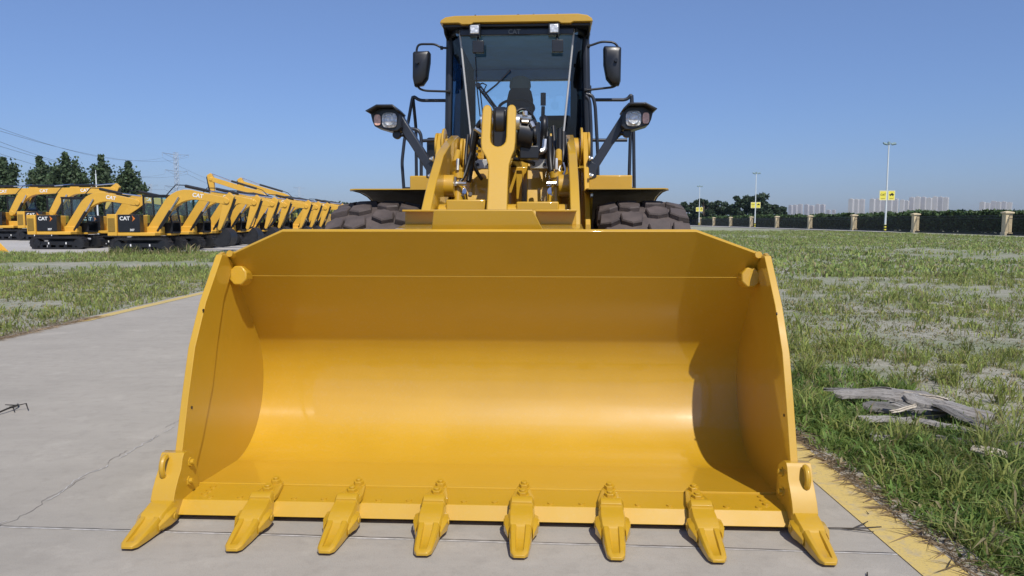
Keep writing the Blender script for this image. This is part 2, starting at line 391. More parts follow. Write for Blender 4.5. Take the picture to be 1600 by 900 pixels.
for i, (px, top, wp, d, lab) in enumerate([
    (14, 246, 46, 112, 'broad poplar at the far left behind the yellow excavators, cut by the photo edge'),
    (70, 244, 42, 118, 'thin poplar with a spiky lone top and gaps low in its crown'),
    (110, 238, 52, 108, 'tallest and densest dark poplar, third from the left behind the excavators'),
    (165, 242, 42, 112, 'rounded poplar rising behind the slim white mast'),
    (207, 252, 46, 116, 'rightmost poplar, its crown stepping down to the right')]):
    z = 1.45 + d * math.tan(math.atan((450 - top) / 1150) - R(5.217))
    make_tree('poplar_tree', ((px - 800) / 1150 * d, d, -.05), z, wp / 1150 * d * 1.32, 11 + i, lab, 'tree', TG, n=10000, leaf=.30, base=(.062, .10, .048))
RG = 'trees beyond the perimeter fence'
for i, (px, top, wp, d, lab) in enumerate([
    (1074, 313, 26, 240, 'dark tree half hidden behind the right front tyre'),
    (1098, 311, 26, 232, 'dark rounded tree just right of the farthest lamp post'),
    (1122, 314, 26, 236, 'low dark tree between the farthest lamp post and the tall clump'),
    (1142, 319, 22, 230, 'small tree in the dip left of the tall clump'),
    (1161, 304, 30, 226, 'tall dark tree forming the left half of the clump behind the middle lamp post'),
    (1184, 301, 34, 222, 'tallest tree beyond the fence, behind the sign of the middle lamp post'),
    (1204, 320, 24, 228, 'low tree at the right foot of the tall clump'),
    (1218, 323, 20, 232, 'smallest dark tree beside the pale apartment towers'),
    (1508, 329, 22, 128, 'bushy tree top poking above the hedge left of the last towers'),
    (1590, 329, 26, 105, 'green tree at the right photo edge behind the nearest pillar')]):
    z = 1.45 + d * math.tan(math.atan((450 - top) / 1150) - R(5.217))
    make_tree('round_tree', ((px - 800) / 1150 * d, d, -.05), z, wp / 1150 * d * 1.15, 40 + i, lab, 'tree', RG, 'round', leaf=.45 if d > 150 else .26, n=4200, base=(.045, .075, .042) if d > 150 else (.045, .085, .03))
# hedge behind the fence: one mass nobody could count
rs = np.random.RandomState(3); n = 62000; yy = 62 + 260 * rs.rand(n) ** 1.7
xx = 48.9 + b_ * yy + 3.2 * rs.rand(n) ** 1.4
top = 1.75 + 1.15 * fbm(yy * .45, xx * .3, 77) + .8 * (fbm(yy * .12, xx * .1, 71) - .5) + .001 * yy
zz = top * rs.rand(n) ** .62
V, F, T = quads(np.stack([xx, yy, zz], 1), .20 + .0012 * yy * (.5 + rs.rand(n)), rs, tints(rs, n, (.065, .112, .042), .55))
tag(np_mesh('hedge', V, F, LEAF, T), 'long dark green hedge growing behind the iron fence', 'hedge', kind='stuff')
# far wood on the left horizon and behind
n = 26000; xx = -420 + 420 * rs.rand(n); yy = 300 + 40 * rs.rand(n)
top = 7.5 + 6 * (fbm(xx * .05, xx * 0, 31) - .4) + 3 * fbm(xx * .3, xx * 0, 33)
V, F, T = quads(np.stack([xx, yy, top * rs.rand(n) ** .6], 1), 1.1, rs, tints(rs, n, (.05, .078, .035), .35))
tag(np_mesh('far_wood', V, F, LEAF, T), 'low line of far-off trees on the left horizon', 'wood', kind='stuff')

# ---- grass
def blades(x, y, h, wd, lean, rs, tint, flat=0.):
    n = len(x); az = rs.rand(n) * 6.283; z = gheight(x, y)
    dx = np.cos(az); dy = np.sin(az); la = lean * (.3 + 1.1 * rs.rand(n)); fz = rs.rand(n) * 6.283
    sx = np.cos(fz) * wd; sy = np.sin(fz) * wd
    P = np.stack([x, y, z - .01], 1); S_ = np.stack([sx, sy, 0 * sx], 1)
    mid = P + np.stack([dx * la * h * .35, dy * la * h * .35, h * .62 * (1 - flat)], 1)
    tip = P + np.stack([dx * la * h, dy * la * h, h * (1 - flat) * np.clip(1.05 - .35 * la, .25, 1)], 1)
    V = np.stack([P - S_ * .7, P + S_ * .7, mid + S_, mid - S_, tip], 1).reshape(-1, 3)
    b = np.arange(n)[:, None] * 5
    F = np.concatenate([b + [0, 1, 2], b + [0, 2, 3], b + [3, 2, 4]], 0)
    return V, F, np.repeat(tint, 5, axis=0)
def tuft_field(rs, N_, xr, yr, keep, nb, rad, hr, wd, lean, base, dry=.12, ypow=1.):
    x = xr[0] + (xr[1] - xr[0]) * rs.rand(N_); y = yr[0] + (yr[1] - yr[0]) * rs.rand(N_) ** ypow
    k = keep(x, y) > rs.rand(N_); x = x[k]; y = y[k]; n = len(x)
    hh = hr[0] + (hr[1] - hr[0]) * rs.rand(n) ** 1.6
    big = fbm(x * .8, y * .8, 21); hh = hh * (.6 + .8 * big)
    X = np.repeat(x, nb); Y = np.repeat(y, nb); H = np.repeat(hh, nb) * (.45 + .75 * rs.rand(n * nb))
    a = rs.rand(n * nb) * 6.283; r = np.repeat(rad * (.5 + rs.rand(n)), nb) * np.sqrt(rs.rand(n * nb))
    X = X + np.cos(a) * r; Y = Y + np.sin(a) * r
    t = tints(rs, n * nb, base, .3, .35); tt = np.repeat(.75 + .5 * rs.rand(n), nb)[:, None]; t = t * tt
    d = rs.rand(n * nb) < dry; t[d] = np.array([.38, .32, .18]) * (.6 + .7 * rs.rand(d.sum()))[:, None]
    ok = (X > 1.90 + .07 * rs.rand(len(X))) | (X < -6.33) | (Y > 60)
    return blades(X[ok], Y[ok], H[ok], wd * (.5 + rs.rand(ok.sum())), lean, rs, t[ok])
parts = []; rs = np.random.RandomState(8)
GB = (.27, .345, .10)
def keepR(x, y):
    f = .65 * fbm(x * .55, y * .42, 50) + .35 * fbm(x * 1.9, y * 1.7, 54); edge = np.clip(1 - (x - 2.0) / 1.5, 0, 1) * np.clip((7.5 - y) / 2, 0, 1)
    board = ((x > 2.45) & (x < 3.2) & (y > 4.75) & (y < 6.1)).astype(float)
    return np.clip((f - .42) * 5, .08, .95) * (1 - .85 * board) * (x < .8 * y + 1.6) + edge * .9 * (1 - .5 * board)
def keepR2(x, y):
    f = .62 * fbm(x * .38, y * .22, 50) + .38 * fbm(x * 1.3, y * .9, 55); return np.clip((f - .42) * 4, .10, .9) * (x < .78 * y + 2) * (x > .20 * y)
def keepF(x, y):
    f = .6 * fbm(x * .16, y * .06, 52) + .4 * fbm(x * .6, y * .35, 56); return np.clip((f - .33) * 4, .15, .95) * (x < .78 * y + 3) * (x > .18 * y) * (x < 41.5 + b_ * y)
def keepL(x, y):
    f = .5 * fbm(x * .3, y * .2, 61) + .5 * fbm(x * 1.1, y * .8, 62)
    bare = (((x + 13.5) / 4.6) ** 2 + ((y - 24.6) / 2.0) ** 2 < .75 + .6 * fbm(x * .9, y * .9, 66)) | (((x + 10.5) / 3.2) ** 2 + ((y - 12.6) / 1.0) ** 2 < .4 + .9 * fbm(x * 1.1, y * 1.1, 67))
    return np.clip((f - .34) * 4.5, .12, .97) * (x > -.80 * y - 3) * (~bare) * (y < 33.0)
parts.append(tuft_field(rs, 1250, (2.0, 8), (2.2, 8.5), keepR, 42, .09, (.07, .24), .0042, .85, GB, .10))
parts.append(tuft_field(rs, 3000, (1.95, 3.4), (2.2, 7), keepR, 14, .06, (.05, .15), .006, .9, (.16, .27, .07), .08))
parts.append(tuft_field(rs, 9000, (2.2, 20), (7.5, 20), keepR2, 14, .15, (.05, .19), .008, .8, GB, .14))
parts.append(tuft_field(rs, 38000, (4, 66), (19, 110), keepF, 9, .30, (.07, .24), .022, .7, (.27, .37, .115), .16, 1.2))
parts.append(tuft_field(rs, 6000, (-24, -6.4), (8, 21), keepL, 15, .15, (.05, .20), .008, .8, GB, .16))
parts.append(tuft_field(rs, 9000, (-34, -6.4), (19, 33), keepL, 13, .26, (.08, .24), .011, .7, (.27, .37, .11), .16))
# low ground weeds everywhere, thin
parts.append(tuft_field(rs, 16000, (2.0, 12), (2.3, 14), lambda x, y: .8 * (x < .8 * y + 1.6), 6, .07, (.02, .07), .007, 1.0, (.22, .26, .12), .4, 1.5))
parts.append(tuft_field(rs, 9000, (-18, -6.4), (8, 22), lambda x, y: .8 * (x > -.8 * y - 2), 6, .09, (.02, .07), .009, 1.0, (.22, .26, .12), .4))
# tall tufts on the apron edge by the excavators
parts.append(tuft_field(rs, 60, (-17.6, -13.5), (31.0, 32.6), lambda x, y: .9 + 0 * x, 20, .25, (.2, .5), .016, .5, (.14, .19, .06), .3))
off = 0; VV = []; FF = []; TT = []
for v, f, t in parts: VV.append(v); FF.append(f + off); TT.append(t); off += len(v)
tag(np_mesh('grass', np.concatenate(VV), np.concatenate(FF), GRASSM, np.concatenate(TT)), 'patchy green grass and weeds over the bare ground', 'grass', kind='stuff')
# dry litter along the edge of the paving
n = 1500; x = 1.88 + np.abs(rs.normal(size=n)) * .055; y = 2.2 + 6 * rs.rand(n)
t = np.array([.28, .21, .13]) * (.4 + rs.rand(n))[:, None]
n2 = 2600; x2 = -6.22 - np.abs(rs.normal(size=n2)) * .22; y2 = 7.5 + 3.6 * rs.rand(n2)
n3 = 16; x3 = 1.35 + .5 * rs.rand(n3); y3 = 2.6 + 2.5 * rs.rand(n3)
X = np.concatenate([x, x2, x3]); Y = np.concatenate([y, y2, y3]); t = np.concatenate([t, np.array([.42, .32, .21]) * (.5 + rs.rand(n2))[:, None], np.array([.06, .05, .04]) * (.5 + rs.rand(n3))[:, None]])
V, F, T = blades(X, Y, .05 + .13 * rs.rand(len(X)), .0028 + .002 * rs.rand(len(X)), 1.1, rs, t, .93)
V[:, 2] = np.maximum(V[:, 2], .006 + .012 * rs.rand(len(V)) * (np.abs(V[:, 0] + 2) < 4.3))
tag(np_mesh('dry_grass_litter', V, F, GRASSM, T), 'dry brown stalks scattered along the paving edge', 'litter', kind='stuff')

# ================================================================== FENCE, LAMP POSTS, TOWERS, PYLONS
PY = [54720 / 1150 / ((1 / (1 / 720 + .000343 * k)) / 1150) for k in range(-1, 10)]
def fpos(y): return 47.6 + (50 / 1150) * y
ORD = ['nearest', 'second', 'third', 'fourth', 'fifth', 'sixth', 'seventh', 'eighth', 'ninth', 'tenth', 'eleventh', 'twelfth', 'thirteenth', 'fourteenth', 'fifteenth', 'sixteenth']
root = empty('fence_pillar', (0, 0, 0))
m = M(); m.box(-.33, .33, -.33, .33, -.2, 2.12); m.box(-.40, .40, -.40, .40, -.2, .28); obj('shaft', m, STONE, root, .02)
m = M(); m.box(-.37, .37, -.37, .37, 2.123, 2.2); m.box(-.45, .45, -.45, .45, 2.203, 2.33)
m.quad_mesh([(-.45, -.45, 2.333), (.45, -.45, 2.333), (.45, .45, 2.333), (-.45, .45, 2.333), (0, 0, 2.46)], [(0, 1, 4), (1, 2, 4), (2, 3, 4), (3, 0, 4)]); obj('cap', m, STONE, root, .01)
PLAB = ['fence pillar standing just outside the right photo edge', 'largest cream fence pillar, at the right edge of the photo',
        'cream fence pillar right of the nearest lamp post, before the apartment towers', 'cream fence pillar just left of the nearest lamp post',
        'cream fence pillar under the leftmost group of pale towers', 'cream fence pillar halfway between the nearest and middle lamp posts',
        'cream fence pillar first to the right of the middle lamp post', 'cream fence pillar just left of the middle lamp post',
        'cream fence pillar second to the left of the middle lamp post', 'cream fence pillar at the foot of the farthest lamp post', 'farthest cream fence pillar, beside the right front tyre']
for k, y in enumerate(PY):
    o = root if k == 0 else copy_tree(root)
    o.location = (fpos(y), y, 0); o.rotation_euler.z = -math.atan(50 / 1150)
    tag(o, PLAB[k], 'fence pillar', 'cream pillars of the perimeter fence')
for k in range(len(PY) - 1):
    y0, y1 = PY[k], PY[k + 1]; L = math.hypot(y1 - y0, fpos(y1) - fpos(y0)) - .7
    m = M()
    for z in (.25, 1.65, 1.95): m.box(-.025, .025, .0, L, z, z + .05)
    nbar = int(L / .17)
    for i in range(nbar + 1):
        t = i * L / nbar; m.box(-.009, .009, t - .011, t + .011, .1, 2.08)
    m.box(-.15, .15, 0, L, -.1, .16)
    o = obj('fence_panel', m, IRON); o.rotation_euler.z = -math.atan(50 / 1150)
    a = .36; o.location = (fpos(y0) + .35 * math.sin(math.atan(50 / 1150)), y0 + .35, 0)
    tag(o, 'iron railing panel behind the ' + PLAB[k].replace('cream fence ', '').replace('fence ', '').split(',')[0], 'fence panel', 'iron panels of the perimeter fence')
def lamp_post(loc, label):
    root = empty('lamp_post', loc); tag(root, label, 'lamp post', 'white lamp posts along the fence')
    m = M(); m.tube([(0, 0, .9), (0, 0, 6), (0, 0, 11.5)], .13, 12, .075); obj('pole', m, POLE, root)
    for k in range(3): m = M(); m.cyl((0, 0, .02 + k * .36), (0, 0, .20 + k * .36), .15, 12); obj('black_band', m, BLK, root)
    m = M(); m.cyl((0, 0, -.1), (0, 0, .96), .146, 12); obj('yellow_base', m, SIGNY, root)
    m = M()
    for s in (-1, 1):
        m.tube([(0, 0, 11.35), (s * .22, -.06, 11.5), (s * .5, -.12, 11.52)], .03, 6)
        mt = Matrix.Translation((s * .55, -.15, 11.5)) @ Matrix.Rotation(R(35), 4, 'X') @ Matrix.Rotation(s * R(-15), 4, 'Y')
        m.box(-.28, .28, -.2, .2, -.07, .09, mt)
    m.box(-.13, .13, -.13, .13, 11.45, 11.8)
    obj('lamp_head', m, LAMPM, root, .01)
    for s in (-1, 1):
        m = M(); m.box(s * .56 - .46, s * .56 + .46, -.19, -.15, 4.15, 5.4); b = obj('sign_board', m, SIGNY, root, .006)
        m = M()
        for (x0, x1, z0, z1) in ((-.44, .44, 5.345, 5.38), (-.44, .44, 4.17, 4.205), (-.44, -.405, 4.205, 5.345), (.405, .44, 4.205, 5.345)):
            m.box(s * .56 + x0, s * .56 + x1, -.197, -.188, z0, z1)
        obj('sign_border', m, WHITE, b)
        m = M()
        if s > 0:
            P = [(-.28, .08), (-.1, .10), (-.02, .24), (.14, .24), (.17, .12), (.3, .10), (.3, -.04), (.16, -.05), (-.18, -.06), (-.32, -.02)]
            m.prism([(s * .56 + u, 4.86 + v) for u, v in P], 'y', -.197, -.188)
            for cx in (-.14, .17): m.cyl((s * .56 + cx, -.198, 4.80), (s * .56 + cx, -.187, 4.80), .085, 14)
            obj('machine_symbol', m, TXTB, b)
            m = M(); m.box(s * .56 - .25, s * .56 + .25, -.197, -.188, 4.33, 4.38); obj('small_print', m, TXTB, b)
        else:
            m.box(s * .56 - .25, s * .56 + .25, -.197, -.188, 4.33, 4.38); obj('small_print', m, TXTB, b)
            text_obj('lettering', 'CAT', .36, TXTB, b, (s * .56, -.193, 4.87), (R(90), 0, 0), .012, .02)
    return root
lamp_post((581 / 1150 * 98, 98, 0), 'tallest white lamp post with two yellow sign boards, nearest along the fence')
lamp_post((378 / 1150 * 158, 158, 0), 'middle white lamp post with yellow signs before the dark tree clump')
lamp_post((291 / 1150 * 218, 218, 0), 'farthest white lamp post with yellow signs, beside the right front tyre')
# slim mast near the poplars
root = empty('light_mast', (-644 / 1150 * 80, 80, 0)); tag(root, 'slim white mast in front of the poplars, left', 'mast')
m = M(); m.tube([(0, 0, -.1), (0, 0, 6.4)], .10, 8, .06); obj('pole', m, POLE, root)
m = M(); m.cyl((0, 0, 6.4), (0, 0, 6.9), .03, 6); m.box(-.06, .06, -.06, .06, 6.35, 6.45); obj('mast_tip', m, POLE, root)
# towers
TW = [plain('tower_facade', (.56, .53, .50), .8, var=.1, scale=.05), plain('tower_recess', (.10, .11, .14), .8, var=.1, scale=.05), plain('tower_windows', (.30, .31, .34), .5, var=.3, scale=.3)]
def tower(px, top, wpx, d, label, step, shade=0):
    sc = d / 1150; h = 1.45 + d * math.tan(math.atan((450 - top) / 1150) - R(5.217)); wd = wpx * sc
    root = empty('apartment_tower', ((px - 800) * sc, d, 0), R(38 + 3 * step)); tag(root, label, 'apartment tower', 'far apartment towers beyond the hedge')
    m = M(); m.box(-wd * .40, wd * .11, -wd * .30, wd * .5, 0, h * .975); m.box(wd * .205, wd * .40, -wd * .22, wd * .5, 0, h * (.955 + .012 * step)); m.box(-wd * .25, wd * .05, 0, wd * .3, h * .975, h)
    obj('wall', m, TW[0], root)
    m = M(); m.box(wd * .118, wd * .202, -wd * .18, wd * .48, 0, h * .94)
    obj('stairwell', m, TW[1], root)
    for x0, x1, yf in ((-.34, -.24, -.303), (-.06, .05, -.303), (.26, .36, -.223)):
        m = M(); m.box(wd * x0, wd * x1, wd * yf, wd * (yf + .02), 3, h * .93); obj('window', m, TW[2], root)
i = 0
GROUPS = [('short group right of the tree clump', 2250, [(1234, 320, 7), (1241, 319, 8), (1249, 319, 8), (1259, 319, 8), (1267, 320, 8), (1276, 319, 8), (1284, 319, 8), (1293, 327, 7), (1301, 328, 6)]),
          ('in the narrow block left of the nearest lamp post', 2000, [(1328, 310, 9), (1336, 310, 9), (1345, 311, 9)]),
          ('in the long row behind the nearest lamp post', 2000, [(1361, 310, 9), (1370, 309, 9), (1379, 310, 9), (1388, 311, 9), (1397, 309, 9), (1407, 312, 8), (1414, 313, 8), (1422, 307, 9), (1431, 307, 9), (1440, 307, 9), (1449, 308, 9), (1458, 307, 9), (1467, 307, 9), (1475, 307, 9)]),
          ('small group at the right photo edge', 2050, [(1532, 315, 9), (1540, 316, 8), (1549, 314, 9), (1557, 315, 8), (1565, 314, 9), (1574, 316, 9)])]
for gname, d, L in GROUPS:
    for k, (px, top, wp) in enumerate(L):
        pos = 'leftmost' if k == 0 else ('rightmost' if k == len(L) - 1 else ORD[k] + ' from the left')
        tower(px, top + [0, .6, -.4][k % 3], wp * .95, d + 18 * ((k * 7) % 5), 'pale tower, %s, %s' % (pos, gname), k % 3)
# pylons and wires
def pylon(loc, h, rz, label):
    root = empty('power_pylon', loc, rz); tag(root, label, 'pylon', 'lattice power pylons'); m = M(); w0, w1 = h * .085, h * .022; r = h * .0028
    def c(s, t, z): k = w0 + (w1 - w0) * min(1, (z / h) / .55) ** .8; return (s * k, t * k, z)
    zs = [h * q for q in (0, .12, .23, .33, .42, .50, .57, .64, .71, .78, .85, .92, 1)]
    for a, b in zip(zs, zs[1:]):
        for s, t in ((-1, -1), (1, -1), (1, 1), (-1, 1)):
            m.tube([c(s, t, a), c(s, t, b)], r, 4)
            s2, t2 = (-t, s); m.tube([c(s, t, a), c(s2, t2, b)], r * .6, 4); m.tube([c(s, t, b), c(s2, t2, a)], r * .6, 4); m.tube([c(s, t, b), c(s2, t2, b)], r * .6, 4)
    obj('tower_frame', m, PYL, root)
    for z, L in ((.97, .26), (.74, .22), (.52, .24)):
        m = M()
        for s in (-1, 1):
            for t in (-1, 1): m.tube([(s * w1, t * w1, h * z), (s * h * L * .8, 0, h * (z + .015))], r * .7, 4)
            m.tube([(s * w1, 0, h * (z - .05)), (s * h * L * .8, 0, h * (z + .015))], r * .7, 4)
            for q in (.3, .55, .8): m.tube([(s * h * L * q, 0, h * (z - .04 * (1 - q))), (s * h * L * q, 0, h * (z + .015))], r * .5, 4)
            m.tube([(s * h * L * .8, 0, h * (z + .015)), (s * h * L * .8, 0, h * (z - .035))], r * .8, 5)
        obj('cross_arm', m, PYL, root)
    return root
PD = 330
pylon((-519 / 1150 * PD, PD, 0), 31.5, R(60), 'nearest lattice pylon rising behind the second excavator')
pylon((-330 / 1150 * 760, 760, 0), 36, R(60), 'faint small pylon low on the horizon above the excavator row')
pylon((-560 / 1150 * 640, 640, 0), 33, R(60), 'faint pylon just left of the nearest pylon')
def wire(p, q, sag, label, r=.045):
    p = Vector(p); q = Vector(q); pts = []
    for i in range(25):
        t = i / 24; v = p.lerp(q, t); v.z -= sag * 4 * t * (1 - t); pts.append(v)
    m = M(); m.tube(pts, r, 5); tag(obj('power_cable', m, WIRE), label, 'power cable', 'sagging power cables')
px_ = -519 / 1150 * PD
for k, (y0, z0, dz, off_, lab) in enumerate([(188, 30.6, 0, -5.5, 'topmost power cable sloping from the upper left to the pylon top'), (197, 30.6, 0, 5, 'power cable just under the topmost one at upper left'),
        (209, 23.4, 0, -5, 'third power cable down at the left photo edge'), (221, 23.4, 0, 5, 'fourth power cable down at the left photo edge'), (232, 16.5, 0, -5, 'lowest power cable at the left, passing behind the poplar tops')]):
    d0 = 118; tz = 1.45 + d0 * math.tan(math.atan((450 - y0) / 1150) - R(5.217))
    p = Vector(((-60 - 800) / 1150 * d0, d0, tz + 1.6)); q = Vector((px_ + off_, PD, z0 - 1.2))
    wire(p, q, 4.0 if k < 4 else 2.5, lab, .035)
for k, (off_, z0, lab) in enumerate([(-5.5, 30, 'upper far power cable running right from the nearest pylon'), (5, 23, 'middle far power cable running right from the nearest pylon'), (-5, 16, 'lower far power cable running right from the nearest pylon')]):
    wire((px_ + off_, PD, z0 - 1), (-330 / 1150 * 760 + off_ * .8, 760, z0 + 2), 9, lab, .05)

# ================================================================== EXCAVATORS
def offset_poly(path, widths):
    L, Rr = [], []
    n = len(path)
    for i, (p, wd) in enumerate(zip(path, widths)):
        a = Vector(path[max(0, i - 1)]); b = Vector(path[min(n - 1, i + 1)]); t = (b - a).normalized(); s = Vector((-t.y, t.x)); p = Vector(p)
        L.append(tuple(p + s * wd * .5)); Rr.append(tuple(p - s * wd * .5))
    return L + Rr[::-1]
def curve2(pts, k=5):
    P = fil([(a, b, 0) for a, b in pts], .9, k); return [(v.x, v.y) for v in P]
def excavator(name, k, boom, stick, track_len, label, group, cyl_on_top=True, textside=True, bucket_curl=0.):
    """k: body scale; boom: foot, elbow, tip; stick: tip, end (x forward, z up)"""
    root = empty(name); tag(root, label, 'excavator', group)
    # undercarriage
    L, hh, wd = track_len, .64 * k, .42 * k
    for s in (-1, 1):
        m = M(); r = hh / 2; P = []
        for i in range(13): a = -math.pi / 2 + math.pi * i / 12; P.append((L / 2 - r + r * math.cos(a), r + r * math.sin(a)))
        for i in range(13): a = math.pi / 2 + math.pi * i / 12; P.append((-L / 2 + r + r * math.cos(a), r + r * math.sin(a)))
        Q = [((x) * .88, r + (z - r) * .70) for x, z in P]
        yc = s * .75 * k; n = len(P)
        # belt as a ring with pads
        vs = [(x, yc + e * wd / 2, z) for e in (-1, 1) for x, z in P] + [(x, yc + e * wd / 2, z) for e in (-1, 1) for x, z in Q]
        fs = []
        for i in range(n):
            j = (i + 1) % n; fs += [(i, j, n + j, n + i), (2 * n + i, 3 * n + i, 3 * n + j, 2 * n + j), (i, 2 * n + i, 2 * n + j, j), (n + i, n + j, 3 * n + j, 3 * n + i)]
        m.quad_mesh(vs, fs)
        npad = 26
        for i in range(npad):
            x = -L / 2 + r + (L - 2 * r) * (i + .5) / npad
            for z in (hh, -.0): m.box(x - .02 * k, x + .02 * k, yc - wd / 2, yc + wd / 2, z - .004, z + .035 * k)
        for i in range(7):
            for e in (0, 1):
                a = (-math.pi / 2 + math.pi * (i + .5) / 7) + e * math.pi; cx = (1 - 2 * e) * (L / 2 - r)
                mt = Matrix.Translation((cx + r * math.cos(a), yc, r + r * math.sin(a))) @ Matrix.Rotation(-a, 4, 'Y')
                m.box(-.01, .035 * k, -wd / 2, wd / 2, -.02 * k, .02 * k, mt)
        t = obj('track', m, TRK, root, sm=25)
        m = M(); m.box(-L * .36, L * .36, yc - wd * .40, yc + wd * .40, hh * .34, hh * .62)
        m.cyl((-L / 2 + r * 1.05, yc - wd * .46, r), (-L / 2 + r * 1.05, yc + wd * .46, r), r * .62, 18); m.cyl((L / 2 - r * 1.05, yc - wd * .46, r), (L / 2 - r * 1.05, yc + wd * .46, r), r * .6, 18)
        for i in range(5): x = -L * .3 + L * .6 * i / 4; m.cyl((x, yc - wd * .43, r * .50), (x, yc + wd * .43, r * .50), r * .26, 12)
        obj('track_frame', m, BLK, t)
        m = M()
        for x in (-L * .16, L * .16): m.box(x - .03, x + .03, yc - wd * .405, yc - wd * .402, hh * .40, hh * .56)
        obj('marking', m, WHITE, t)
    m = M(); m.box(-.6 * k, .6 * k, -.5 * k, .5 * k, .28 * k, .60 * k); m.cyl((0, 0, .6 * k), (0, 0, .74 * k), .5 * k, 20); obj('undercarriage', m, TRK, root)
    z0 = .74 * k
    # upper body: counterweight with rounded back, engine hood, deck
    m = M(); P = [(-1.46, -.98), (-1.50, -.5), (-1.50, .5), (-1.46, .98), (-1.0, 1.0), (-1.0, -1.0)]
    m.prism([(x * k, y * k) for x, y in P], 'z', z0, z0 + 1.0 * k); m.box(-1.0 * k, .72 * k, -.97 * k, 1.0 * k, z0, z0 + .16 * k); m.box(-.998 * k, -.1 * k, -.94 * k, .96 * k, z0 + .163 * k, z0 + .96 * k)
    m.box(.1 * k, .75 * k, -.45 * k, .0 * k, z0 + .1, z0 + .42 * k); m.box(.722 * k, 1.0 * k, .05 * k, .98 * k, z0, z0 + .14 * k)
    body = obj('body', m, YELX, root, .03 * k)
    m = M(); m.box(-.96 * k, .06 * k, -.985 * k, -.6 * k, z0 + .18 * k, z0 + .985 * k); pn = obj('side_panel', m, BLK, body, .02)
    m = M(); m.box(-1.40 * k, -1.08 * k, -1.012 * k, -.95 * k, z0 + .2 * k, z0 + .82 * k); obj('grille', m, MESHB, body, .01)
    if textside:
        text_obj('lettering', 'CAT', .24 * k, WHITE, body, (-.62 * k, -.99 * k, z0 + .80 * k), (R(90), 0, 0), .02, .025)
        m = M(); m.prism([(-.28 * k, z0 + .66 * k), (-.14 * k, z0 + .80 * k), (-.28 * k, z0 + .94 * k), (-.24 * k, z0 + .80 * k)], 'y', -.99 * k, -.98 * k); obj('emblem', m, ORNG, body)
        text_obj('lettering', '307', .14 * k, WHITE, body, (-.30 * k, -.99 * k, z0 + .27 * k), (R(90), 0, 0), .02, .02)
    # cab: frame and panes
    x0, x1, y0, y1, zb, zt = -.25 * k, 1.02 * k, .08 * k, .96 * k, z0 + .14 * k, z0 + 1.86 * k
    m = M(); P = [(x0, zb), (x1, zb), (x1 + .02 * k, zb + .5 * k), (x1 - .18 * k, zt), (x0, zt)]
    for y in (y0, y1):
        for a, b in zip(P, P[1:] + P[:1]): m.tube([(a[0], y, a[1]), (b[0], y, b[1])], .05 * k, 6)
        m.tube([(x0 + .5 * k, y, zb), (x0 + .45 * k, y, zt)], .04 * k, 6)
        m.prism([(x0, zb), (x1, zb), (x1 + .01 * k, zb + .45 * k), (x0, zb + .45 * k)], 'y', y - .015, y + .015)
    for a in P: m.tube([(a[0], y0, a[1]), (a[0], y1, a[1])], .05 * k, 6)
    m.box(x0 - .05 * k, x1 - .15 * k, y0 - .04 * k, y1 + .04 * k, zt, zt + .07 * k)
    m.box(x0 + .1 * k, x0 + .6 * k, y0 + .25 * k, y1 - .25 * k, zb, zb + .45 * k); m.box(x0 + .06 * k, x0 + .22 * k, y0 + .25 * k, y1 - .25 * k, zb + .4 * k, zb + 1.1 * k)
    cb = obj('cab', m, BLK, root)
    for y in (y0, y1):
        m = M(); m.prism([(x0 + .05 * k, zb + .46 * k), (x1 - .05 * k, zb + .46 * k), (x1 - .22 * k, zt - .05 * k), (x0 + .05 * k, zt - .05 * k)], 'y', y - .004, y + .004); obj('window', m, GLS, cb)
    m = M(); m.quad_mesh([(x1 + .015 * k, y0 + .04, zb + .5 * k), (x1 + .015 * k, y1 - .04, zb + .5 * k), (x1 - .17 * k, y1 - .04, zt - .05), (x1 - .17 * k, y0 + .04, zt - .05)], [(0, 1, 2, 3)]); obj('windscreen', m, GLS, cb)
    # boom
    by = -.2 * k; bw = .15 * k
    path = curve2(boom, 6); n = len(path)
    wds = [k * (.30 + .27 * math.sin(math.pi * min(1, (i + .6) / (n - .2)) ** .85)) for i in range(n)]
    m = M(); m.prism(offset_poly(path, wds), 'y', by - bw, by + bw); m.cyl((boom[0][0], by - bw * 1.25, boom[0][1]), (boom[0][0], by + bw * 1.25, boom[0][1]), .15 * k, 14)
    m.cyl((boom[-1][0], by - bw * 1.2, boom[-1][1]), (boom[-1][0], by + bw * 1.2, boom[-1][1]), .13 * k, 14)
    bo = obj('boom', m, YELX, root, .015 * k)
    tp = Vector(boom[-1]); el = Vector(boom[1]); d = (tp - el).normalized(); ang = math.atan2(d.y, d.x); c = el.lerp(tp, .42)
    text_obj('lettering', 'CAT', .26 * k, WHITE, bo, (c.x, by - bw - .004, c.y), (R(90), -ang, 0) if False else (R(90), -ang, 0), .02, .025)
    s2 = Vector((-d.y, d.x)); a = el.lerp(tp, .12) + s2 * .34 * k; b = el.lerp(tp, .62) + s2 * .30 * k; e = tp + s2 * .36 * k + d * .06
    m = M(); m.cyl((a.x, by, a.y), (b.x, by, b.y), .075 * k, 10); m.tube([(a.x, by - .05, a.y + .03), (el.x - .1 * k, by - .05, el.y + .33 * k), (el.x - .6 * k, by - .05, el.y - .2 * k)], .025 * k, 5)
    st = obj('stick_cylinder', m, BLK, bo)
    m = M(); m.cyl((b.x, by, b.y), (e.x, by, e.y), .04 * k, 8); obj('cylinder_rod', m, CHROME, st)
    a = Vector(boom[0]) + Vector((.35 * k, -.05 * k)); e = Vector(boom[1]).lerp(tp, .06) - s2 * .22 * k; mid = a.lerp(e, .6)
